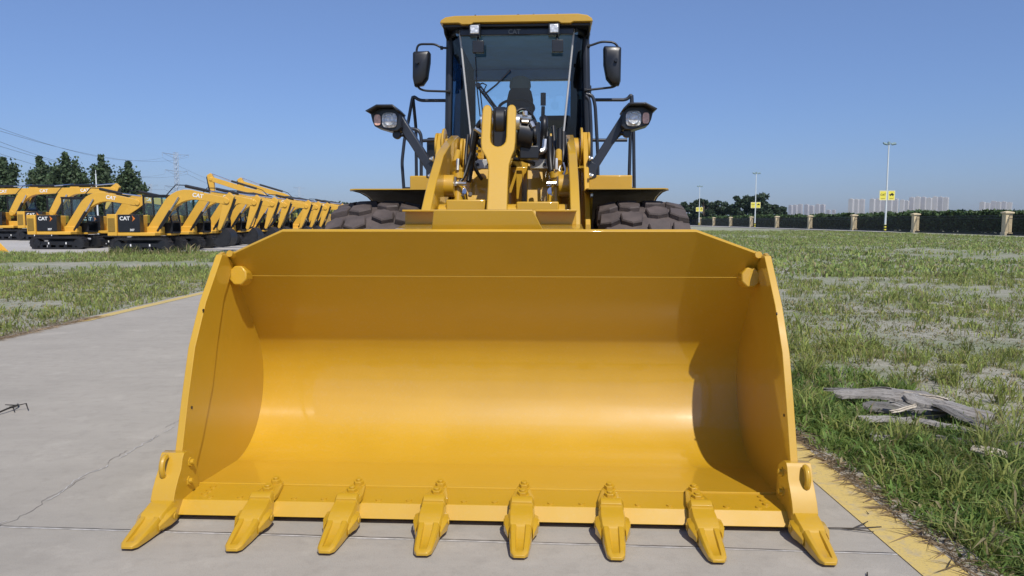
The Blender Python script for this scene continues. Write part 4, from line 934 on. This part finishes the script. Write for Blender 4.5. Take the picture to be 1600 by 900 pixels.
# ---- fenders, platforms
for s in (-1, 1):
    path = [(2.50, 1.706), (2.62, 1.708), (2.85, 1.702), (3.1, 1.675), (3.35, 1.62), (3.6, 1.52), (3.8, 1.40)]
    m = M(); ys = path; secs = []
    xs = [.625, .64, 1.235, 1.262, 1.272]; 
    vs = []; nX = len(xs)
    for t in (0, 1):
        for y, z in path:
            for j, x in enumerate(xs): vs.append((s * x, y + (.03 if j in (0, 4) and y == 2.50 else 0) , z - .009 * t - (.003 if j in (0, 3) else .010 if j == 4 else 0) * (1 if j else .6)))
    nP = len(path); fs = []
    for t in (0, 1):
        for i in range(nP - 1):
            for j in range(nX - 1): a = t * nP * nX + i * nX + j; fs.append((a, a + 1, a + nX + 1, a + nX))
    o1 = nP * nX
    for i in range(nP - 1):
        for j in (0, nX - 1): a = i * nX + j; fs.append((a, a + nX, o1 + a + nX, o1 + a))
    for j in range(nX - 1):
        for i in (0, nP - 1): a = i * nX + j; fs.append((a, a + 1, o1 + a + 1, o1 + a))
    m.quad_mesh(vs, fs); fd = obj('fender', m, YEL, LD, sm=25)
    m = M(); m.quad_mesh([(s * x, y + .006, z - .0135) for y, z in path for x in (.64, 1.255)], [(2 * i, 2 * i + 1, 2 * i + 3, 2 * i + 2) for i in range(len(path) - 1)]); obj('fender_shade_sheet', m, FENDER_SHADE, fd)  # added sheet: shade under the fender painted in as dark brown
    m = M(); m.prism([(2.75, 1.685), (2.9, 1.680), (3.2, 1.63), (3.5, 1.53), (3.5, 1.3), (2.9, 1.42)], 'x', s * .672, s * .69); obj('fender_bracket', m, YEL, fd)
    xa, xb = ((.715, 1.137) if s > 0 else (-1.045, -.72))
    m = M(); m.box(xa, xb, 3.9, 4.5, 1.45, 1.893); obj('platform_box', m, YEL, LD, .012)
    m = M(); m.box(s * .74, s * 1.2, 4.3, 5.9, 1.74, 1.80); m.box(s * .9, s * 1.22, 4.55, 5.0, .9, .94); m.box(s * .9, s * 1.22, 4.55, 5.0, 1.32, 1.36); m.box(s * 1.2, s * 1.23, 4.5, 4.54, .7, 1.78); m.box(s * 1.2, s * 1.23, 5.0, 5.04, .7, 1.78); obj('platform_step', m, BLK, LD, .006)
# ---- headlamps on brackets
for s in (-1, 1):
    m = M(); a = Vector((s * .685, 0, 1.87)); b = Vector((s * .965, 0, 2.315)); d = (b - a).normalized(); q = Vector((-d.z, 0, d.x)) * .038
    P = [a - d * .05 + q, a - d * .05 - q, b + d * .04 - q, b + d * .04 + q]
    m.prism([(p.x, p.z) for p in P], 'y', 3.06, 3.20); m.prism([(s * .655, 1.80), (s * .735, 1.82), (s * .735, 1.93), (s * .66, 1.98)], 'y', 3.02, 3.25)
    br = obj('headlamp_bracket', m, NAVY, LD, .006)
    O = [(1.200, 2.365), (1.122, 2.405), (.99, 2.405), (.945, 2.365), (.935, 2.245), (.97, 2.215), (1.03, 2.215), (1.165, 2.255), (1.185, 2.30)]
    m = M(); m.prism([(s * x, z) for x, z in O], 'y', 2.97, 3.20); c0 = (1.06, 2.31)
    m.loft([[(s * x, 3.20, z) for x, z in O], [(s * (c0[0] + (x - c0[0]) * .6), 3.34, c0[1] + (z - c0[1]) * .6) for x, z in O]])
    V_ = [(1.222, 2.372), (1.125, 2.424), (.985, 2.424), (.936, 2.375), (.948, 2.365), (.99, 2.405), (1.122, 2.405), (1.200, 2.360)]
    m.prism([(s * x, z) for x, z in V_], 'y', 2.86, 3.20)
    m.cyl((s * .99, 3.02, 2.19), (s * .99, 3.08, 2.19), .035, 14); m.tube([(s * .99, 3.05, 2.19), (s * .93, 3.09, 2.20)], .02, 8)
    hl = obj('headlamp', m, BLK, br, .006)
    def disc(cx, cz, rx, rz, n=28, sq=.6):
        P = []
        for i in range(n):
            t = 2 * math.pi * i / n; c_, s_ = math.cos(t), math.sin(t)
            P.append((s * (cx + rx * math.copysign(abs(c_) ** sq, c_)), cz + rz * math.copysign(abs(s_) ** sq, s_)))
        return P
    m = M(); A = disc(1.035, 2.306, .064, .064); B = [(s * 1.035 + (x - s * 1.035) * .7, 2.306 + (z - 2.306) * .7) for x, z in A]
    m.loft([[(x, 2.972, z) for x, z in A], [(x, 2.958, z) for x, z in A], [(x, 2.948, z) for x, z in B]]); obj('headlamp_lens', m, LENS, br)
    m = M(); A = disc(1.138, 2.308, .028, .045); m.loft([[(x, 2.972, z) for x, z in A], [(x, 2.956, z) for x, z in A]]); obj('indicator_lens', m, AMBER, br)
    m = M(); m.tube([(s * (1.035 + .047 * math.cos(t * .3927)), 2.944, 2.306 + .047 * math.sin(t * .3927)) for t in range(17)], .004, 6); obj('lens_ring', m, STEEL, br)
    m = M(); m.tube(fil([(s * .96, 3.1, 2.20), (s * .91, 3.1, 2.16), (s * .87, 3.1, 2.10), (s * .84, 3.1, 2.12)], .04), .007, 6); obj('cable', m, HOSE, br)
# ---- cab
cabm = M()
Ft, Fb, At, Ab, Bt, Bb = (.568, 4.12, 3.335), (.45, 4.22, 2.10), (.690, 4.32, 3.335), (.728, 4.38, 2.10), (.700, 5.86, 3.335), (.735, 5.86, 2.10)
mir = lambda p, s: (s * p[0], p[1], p[2])
for s in (-1, 1):
    cabm.tube([mir(At, s), mir(Ab, s)], .040, 8); cabm.tube([mir(Bt, s), mir(Bb, s)], .06, 8); cabm.tube([mir(At, s), mir(Bt, s)], .05, 8); cabm.tube([mir(Ft, s), mir(At, s)], .035, 8)
cabm.tube([mir(Ft, -1), Ft], .035, 8); cabm.tube([mir(Bt, -1), Bt], .05, 8)
cabm.box(-.66, .66, 5.84, 5.90, 3.16, 3.34); cabm.box(-.70, .70, 5.84, 5.90, 1.9, 2.36)    # rear header, lower wall
for s in (-1, 1): cabm.box(s * .585, s * .70, 5.84, 5.90, 2.36, 3.16); cabm.box(s * .70, s * .745, 4.66, 5.86, 1.85, 2.30)
cabm.box(-.56, .56, 4.07, 4.11, 3.275, 3.33)
cab = obj('cab', cabm, NAVY, LD, .006)
m = M(); m.box(-.61, .61, 4.13, 5.83, 3.29, 3.335); m.box(-.60, .60, 5.79, 5.838, 3.17, 3.29); obj('headliner', m, plain('headliner_blue_grey', (.17, .36, .72), .9), cab, .02)
m = M(); m.box(-.72, .72, 4.25, 5.9, 1.70, 2.08); obj('cab_base', m, YEL, cab, .012)
m = M(); m.box(-.7, .7, 4.26, 5.84, 2.083, 2.11); m.box(-.40, .40, 4.28, 4.42, 2.11, 2.20); m.box(.26, .60, 4.7, 5.5, 2.11, 2.46); m.prism([(4.75, 2.46), (5.5, 2.46), (5.4, 2.66), (5.0, 2.62)], 'x', .27, .56); m.box(-.60, -.36, 4.8, 5.4, 2.11, 2.40); obj('dashboard', m, DARKIN, cab, .02)
# roof: yellow cap with a scalloped front lip over a black underside
P = [(-.745, 3.372), (-.735, 3.40), (-.69, 3.428), (-.60, 3.440), (.60, 3.446), (.69, 3.432), (.735, 3.402), (.745, 3.372), (.56, 3.372), (.53, 3.357), (.44, 3.357), (.41, 3.374), (-.41, 3.374), (-.44, 3.357), (-.53, 3.357), (-.56, 3.372)]
m = M(); m.prism(P, 'y', 3.98, 4.25); m.loft([[(-.745, y, 3.372), (-.735, y, 3.40), (-.69, y, 3.43), (-.5, y, z), (.5, y, z), (.69, y, 3.43), (.735, y, 3.40), (.745, y, 3.372)] for y, z in ((4.251, 3.446), (4.8, 3.50), (5.6, 3.50), (6.0, 3.45))]); obj('roof', m, YEL, cab, .006, sm=30)
m = M(); m.box(-.725, .725, 4.03, 5.98, 3.346, 3.371)
for s in (-1, 1):
    m.prism([(4.02, 3.37), (5.95, 3.37), (5.95, 3.28), (4.55, 3.24), (4.12, 3.30)], 'x', s * .70, s * .722)
obj('roof_underside', m, BLK, cab, .004)
m = M()
for x in (-.4, .02, .17, .4): m.cyl((x, 4.02, 3.44), (x, 4.02, 3.456), .008, 8)
obj('roof_bolt', m, BLK, cab)
def pane(name, pts, mat, par=cab):
    m = M(); m.quad_mesh(pts, [tuple(range(len(pts)))]); return obj(name, m, mat, par)
pane('windscreen', [mir(Fb, -1), Fb, Ft, mir(Ft, -1)], GLS)
for s in (-1, 1):
    pane('corner_window', [mir(Fb, s), mir(Ab, s), mir(At, s), mir(Ft, s)], CGL)
    pane('side_window', [mir(Ab, s), mir(Bb, s), mir(Bt, s), mir(At, s)], DGL)
    m = M(); m.tube([mir(Ft, s), mir(Fb, s)], .0095, 6); obj('window_seal', m, SEAL, cab)
pane('rear_window', [(-.585, 5.87, 2.36), (.585, 5.87, 2.36), (.585, 5.87, 3.16), (-.585, 5.87, 3.16)], GLS2)
# windscreen mark, work lights
text_obj('lettering', 'CAT', .062, plain('dim_lettering', (.16, .17, .17), .5), cab, (-.02, 4.062, 3.30), (R(90), 0, 0), .02, .02)
for x in (-.405, .37):
    m = M(); m.box(x - .055, x + .055, 3.99, 4.09, 3.252, 3.362); m.cyl((x + .03, 4.04, 3.25), (x + .03, 4.02, 3.20), .012, 8); m.box(x - .02, x + .09, 3.97, 4.03, 3.085, 3.20); wk = obj('work_light', m, BLK, cab, .012)
    m = M(); m.box(x - .042, x + .042, 3.975, 3.992, 3.267, 3.350); obj('work_light_lens', m, LENS, cab, .008)
# wipers
m = M(); m.tube([(-.40, 4.13, 2.80), (-.24, 4.16, 2.60), (-.16, 4.17, 2.45)], .012, 6); m.tube([(-.36, 4.13, 2.79), (-.20, 4.16, 2.58)], .009, 6); m.tube([(-.33, 4.10, 2.70), (-.20, 4.10, 2.80), (-.06, 4.10, 2.94)], .009, 6); m.tube([(-.40, 4.12, 2.80), (-.34, 4.12, 2.82), (-.30, 4.11, 2.80), (-.34, 4.11, 2.72)], .007, 6)
m.cyl((-.385, 4.10, 2.80), (-.385, 4.18, 2.80), .026, 12); m.tube([(-.41, 4.13, 3.08), (-.40, 4.13, 2.8), (-.37, 4.16, 2.5)], .006, 6); m.tube([(-.37, 4.14, 2.78), (-.34, 4.16, 2.50)], .006, 6); obj('windscreen_wiper', m, BLK, cab)
# seat, wheel, lever, display
def rbox(m, x0, x1, y0, y1, z0, z1): m.box(x0, x1, y0, y1, z0, z1)
m = M(); m.loft([[( cx + hw * math.copysign(abs(math.cos(a)) ** .5, math.cos(a)), 5.22 + .06 * math.copysign(abs(math.sin(a)) ** .5, math.sin(a)) + (z - 2.6) * .12, z) for a in [2 * math.pi * i / 20 for i in range(20)]] for cx, hw, z in ((-.01, .15, 2.40), (-.01, .155, 2.70), (-.01, .15, 2.84), (-.01, .13, 2.93), (-.01, .10, 2.96))])
seat = obj('seat', m, SEATM, cab, sm=60)
m = M(); m.loft([[(-.01 + hw * math.cos(a), 5.29 + .045 * math.sin(a), z) for a in [2 * math.pi * i / 20 for i in range(20)]] for hw, z in ((.11, 2.95), (.125, 2.99), (.118, 3.05), (.09, 3.09), (.05, 3.107))]); m.box(-.3, .3, 4.8, 5.3, 2.3, 2.42); obj('headrest', m, plain('headrest_grey', (.20, .22, .22), .8), cab, sm=60)
m = M(); c0 = Vector((-.03, 4.72, 2.66)); ux = Vector((1, 0, 0)); uy = Vector((0, .78, .62))
m.tube([c0 + (ux * math.cos(t * math.pi / 14) + uy * math.sin(t * math.pi / 14)) * .19 for t in range(29)], .016, 8); m.tube([c0, c0 + Vector((0, .06, -.45))], .04, 8); m.tube([c0 - ux * .18, c0 + ux * .18], .012, 6); obj('steering_wheel', m, BLK, cab)
m = M(); m.tube([(.255, 4.6, 2.42), (.262, 4.6, 2.66)], .020, 8); m.tube([(.262, 4.6, 2.67), (.262, 4.6, 2.80)], .028, 8); obj('control_lever', m, BLK, cab)
m = M(); m.prism([(.01, 2.30), (.155, 2.30), (.148, 2.57), (.12, 2.59), (.01, 2.60)], 'y', 4.42, 4.46); obj('display_console', m, PALE, cab, .012)
m = M(); m.box(.635, .668, 4.50, 4.53, 2.72, 2.80); obj('sticker', m, PALE, cab)
m = M(); m.box(.70, .765, 4.5, 4.58, 2.78, 2.86); obj('side_marker', m, BLK, cab, .01)
# ---- mirrors
MB = {-1: [(-.69, 4.3, 3.208), (-.775, 4.3, 3.209), (-.84, 4.3, 3.248), (-1.005, 4.3, 3.25), (-1.032, 4.3, 3.212), (-1.043, 4.3, 2.859), (-1.01, 4.3, 2.801), (-.944, 4.3, 2.781), (-.699, 4.3, 2.772)],
      1: [(.678, 4.3, 3.211), (.723, 4.3, 3.21), (.852, 4.3, 3.253), (.98, 4.3, 3.245), (1.026, 4.3, 3.188), (1.037, 4.3, 2.852), (.986, 4.3, 2.802), (.76, 4.3, 2.779), (.695, 4.3, 2.773)]}
for s in (-1, 1):
    m = M(); m.tube(fil(MB[s], .04), .0115, 8); br = obj('mirror_bracket', m, BLK, LD, sm=60)
    O = [(1.063, 3.15), (1.05, 3.166), (.90, 3.170), (.888, 3.155), (.892, 3.06), (.918, 2.90), (.965, 2.832), (1.05, 2.818), (1.068, 2.90)]
    if s > 0: O = [(.868, 3.185), (.88, 3.198), (1.035, 3.190), (1.046, 3.175), (1.044, 2.85), (1.03, 2.812), (.955, 2.815), (.900, 2.88), (.872, 3.02)]
    sg = s if s < 0 else 1
    m = M(); c0 = (.98, 3.0); A = [((-x if s < 0 else x), z) for x, z in O]; cc = (sum(p[0] for p in A) / len(A), sum(p[1] for p in A) / len(A))
    sh = lambda f: [(cc[0] + (x - cc[0]) * f, cc[1] + (z - cc[1]) * f) for x, z in A]
    m.loft([[(x, 4.20, z) for x, z in sh(.70)], [(x, 4.215, z) for x, z in sh(.92)], [(x, 4.25, z) for x, z in sh(1.)], [(x, 4.33, z) for x, z in sh(1.)]]); mi = obj('mirror', m, BLK, br, .004, sm=50)
    m = M(); m.loft([[(x, 4.331, z) for x, z in sh(.9)], [(x, 4.334, z) for x, z in sh(.9)]]); obj('mirror_glass', m, CHROME, br)
    m = M(); m.cyl((cc[0] + s * .03, 4.17, cc[1] + .03), (cc[0] + s * .03, 4.205, cc[1] + .03), .018, 12); m.cyl((s * 1.038, 4.3, cc[1] + .04), (cc[0] + s * .03, 4.19, cc[1] + .03), .014, 8); obj('mirror_clamp', m, BLK, br)
    m = M()
    for p in (MB[s][1], MB[s][-1]): m.cyl((p[0] - .012, 4.3, p[2]), (p[0] + .012, 4.3, p[2]), .02, 10)
    obj('bracket_clamp', m, BLK, br)
# ---- handrails
RL = [[(-.741, 4.5, 2.714), (-1.047, 4.5, 2.716), (-1.114, 4.5, 2.77), (-1.166, 4.5, 2.498), (-1.209, 4.5, 2.317), (-1.24, 4.5, 2.068), (-1.223, 4.5, 1.79)], [(-1.118, 4.52, 2.765), (-1.104, 4.6, 2.456), (-1.104, 4.6, 1.80)],
      [(-1.123, 4.2, 2.387), (-1.017, 4.2, 2.38), (-.978, 4.2, 2.328), (-.984, 4.2, 1.75)], [(-.983, 4.3, 2.275), (-.73, 4.3, 2.286)],
      [(.70, 4.3, 2.735), (.767, 4.3, 2.72), (.794, 4.3, 2.618), (.825, 4.3, 2.135), (.83, 4.3, 1.80)], [(.69, 4.2, 2.70), (.732, 4.2, 2.66), (.748, 4.2, 2.4), (.755, 4.2, 1.9)],
      [(.805, 4.5, 2.708), (1.137, 4.5, 2.705), (1.183, 4.5, 2.77), (1.175, 4.5, 2.3), (1.168, 4.5, 1.80)], [(1.185, 4.5, 2.75), (1.208, 4.5, 2.39), (1.224, 4.5, 1.79)], [(.743, 4.5, 2.293), (1.143, 4.5, 2.291)]]
for pts in RL:
    m = M(); m.tube(fil(pts, .05), .0175, 8); obj('handrail', m, NAVY, LD, sm=60)
m = M(); m.box(-.95, -.78, 4.35, 4.6, 1.9, 2.315); m.box(-.77, -.70, 4.3, 4.4, 2.24, 2.33); obj('air_box', m, BLK, LD, .02)
# ---- rear body
m = M(); m.prism([(5.95, 1.1), (5.95, 2.30), (7.2, 2.15), (7.55, 1.9), (7.6, 1.0)], 'x', -.72, .72); m.box(-.80, .80, 6.9, 7.8, .75, 1.35); obj('engine_hood', m, YEL, LD, .04)
m = M(); m.box(-.6, .6, 3.9, 6.9, .9, 1.69); obj('rear_frame', m, BLK, LD, .02)
m = M(); m.cyl((.25, 6.7, 2.2), (.25, 6.7, 2.62), .06, 12); obj('exhaust_pipe', m, STEEL, LD)

# ================================================================== SMALL THINGS
def woodmat(name, a, b_):
    m, nt, b = nmat(name); n = noise(nt, 5, 6, .7, stretch=(1.2, 26, 26)); n2 = noise(nt, 3, 3)
    c = ramp(nt, n.outputs[0], [(.36, a), (.52, b_), (.75, tuple(min(1, q * 1.25) for q in b_))]); c = mixc(nt, ramp(nt, n2.outputs[0], [(.4, (0, 0, 0)), (.7, (.4,) * 3)]).outputs[0], c.outputs[0], (.22, .19, .16))
    nt.links.new(c, b.inputs['Base Color']); b.inputs['Roughness'].default_value = .9; bump(nt, b, n.outputs[0], .8, .01); return m
WOOD = woodmat('weathered_wood', (.09, .082, .075), (.31, .295, .275)); WOODP = woodmat('pale_split_wood', (.30, .25, .18), (.55, .49, .40)); WOODD = woodmat('rotten_wood', (.05, .048, .045), (.17, .165, .155))
def board(p, q, wd, th, mat, seed, label, sag=.03, roll=0., torn=.5, n=44):
    rs_ = np.random.RandomState(seed); p = Vector(p); q = Vector(q); L = (q - p).length; m = M(); secs = []
    lw = rs_.rand(3) * 6
    for i in range(n + 1):
        t = i / n; x = L * t; edge = min(t, 1 - t) * n
        k = 1. if edge > 4 else (1 - torn) + torn * edge / 4
        y0 = -wd * .5 * (k * (.85 + .2 * math.sin(lw[0] + 7 * t)) + .10 * (rs_.rand() - .5)); y1 = wd * .5 * (k * (.85 + .2 * math.sin(lw[1] + 5 * t)) + .10 * (rs_.rand() - .5))
        zc = sag * (math.sin(lw[2] + 4.5 * t) * .6 + math.sin(11 * t + lw[0]) * .25); g = th * (.25 + .3 * rs_.rand())
        mid = y0 * .5 + y1 * .5
        secs.append([(x, y0, zc), (x, y0 + .01, zc + th * .8), (x, mid - .012, zc + th * (1 + .2 * rs_.rand())), (x, mid, zc + th - g), (x, mid + .012, zc + th * (1 + .2 * rs_.rand())), (x, y1 - .01, zc + th * .8), (x, y1, zc)])
    m.loft(secs); o = obj('weathered_board', m, mat, None, sm=40); o.location = p
    d = (q - p); o.rotation_euler = (roll, -math.asin(d.z / L), math.atan2(d.y, d.x)); return tag(o, label, 'board', 'weathered boards lying in the grass')
BD = [((2.55, 5.92, .09), (3.26, 5.60, .14), .22, .025, WOOD, .014, 14, .6, 'longest grey weathered board lying on top at the back of the pile'),
      ((2.98, 5.66, .15), (3.46, 5.22, .06), .22, .025, WOOD, .02, 10, .6, 'wide grey board bent down at its right end on the pile'),
      ((2.66, 5.66, .04), (3.24, 5.40, .07), .20, .022, WOODD, .015, 22, .6, 'dark rotten board in the shade below the longest board'),
      ((3.10, 5.46, .12), (3.26, 4.78, .02), .20, .02, WOODD, .03, -14, .6, 'dark grey split board sloping down to the right of the pile'),
      ((2.42, 5.22, .06), (2.84, 5.16, .08), .09, .022, WOOD, .012, 12, .6, 'narrow pale board in front of the pile, its left end in the grass'),
      ((2.80, 5.18, .08), (3.12, 4.92, .04), .08, .02, WOOD, .012, 4, .6, 'short bleached board leaning off the end of the narrow one'),
      ((2.32, 4.84, .04), (2.60, 4.79, .04), .07, .022, WOOD, .008, 12, .6, 'small grey board nearest the yellow line, half sunk in grass'),
      ((2.80, 4.54, .055), (3.00, 4.38, .055), .12, .03, WOODP, .004, 14, .1, 'short pale cream wood block lying apart at the right'),
      ((2.74, 4.82, .04), (3.34, 4.62, .04), .06, .02, WOODD, .008, 6, .6, 'thin brown slat behind the pale wood block'),
      ((2.50, 6.00, .12), (3.02, 5.78, .15), .05, .018, WOODD, .02, 5, .8, 'long dark splinter along the back edge of the pile'),
      ((2.78, 5.50, .12), (3.20, 5.30, .10), .04, .015, WOOD, .02, 0, .8, 'thin grey splinter lying across the middle of the pile'),
      ((2.72, 5.36, .07), (3.02, 5.42, .13), .035, .014, WOODP, .01, 0, .8, 'straw coloured splinter propped in the hollow of the pile'),
      ((2.95, 5.80, .15), (3.30, 5.50, .14), .05, .016, WOODP, .015, 8, .8, 'pale splinter on top of the bent board'),
      ((3.00, 5.05, .05), (3.42, 4.86, .03), .045, .016, WOOD, .01, 0, .8, 'grey splinter at the right foot of the pile')]
for k, (p, q, wd, th, mt_, sg, rl, tn, lab) in enumerate(BD): board((p[0] + .03, p[1] - .12, p[2] * .75), (q[0] - .04, q[1] - .10, q[2] * .75), wd * .95, th, mt_, k + 1, lab, sg, R(rl), tn)
m = M(); m.tube(fil([(-3.98, 5.24, .006), (-3.86, 5.36, .012), (-3.82, 5.50, .035), (-3.84, 5.62, .02), (-3.90, 5.70, .008)], .1), .007, 6)
for a, b in (((-3.83, 5.50, .035), (-3.74, 5.56, .05)), ((-3.74, 5.56, .05), (-3.70, 5.52, .01)), ((-3.84, 5.60, .025), (-3.93, 5.60, .03)), ((-3.83, 5.54, .03), (-3.77, 5.47, .008))): m.tube([a, b], .006, 5, .003)
tag(obj('dry_twig', m, plain('twig_dark', (.03, .026, .022), .9)), 'dark dry twig lying on the concrete at the left', 'twig')
m = M(); m.tube([(1.45, 3.36, .006), (1.60, 3.34, .012), (1.75, 3.37, .006)], .003, 5)
for a, b in (((1.55, 3.345, .01), (1.68, 3.30, .012)), ((1.6, 3.34, .012), (1.70, 3.40, .02))): m.tube([a, b], .0025, 5)
tag(obj('dry_twig', m, plain('stalk_dark', (.05, .04, .03), .9)), 'thin dry stalk lying beside the right corner tooth', 'twig')

# ================================================================== HAZE
m = M(); m.box(-2150, 2150, -120, 2330, -1.4, 95); hz = obj('haze', m, None)
hm = bpy.data.materials.new('haze'); hm.use_nodes = True; nt = hm.node_tree; nt.nodes.clear()
out = nt.nodes.new('ShaderNodeOutputMaterial'); pv = nt.nodes.new('ShaderNodeVolumePrincipled')
pv.inputs['Color'].default_value = (.72, .84, 1.0, 1); pv.inputs['Density'].default_value = .00008; pv.inputs['Anisotropy'].default_value = .2
nt.links.new(pv.outputs[0], out.inputs['Volume']); hz.data.materials.clear(); hz.data.materials.append(hm)
tag(hz, 'thin blue haze over the far towers', 'haze', kind='stuff')
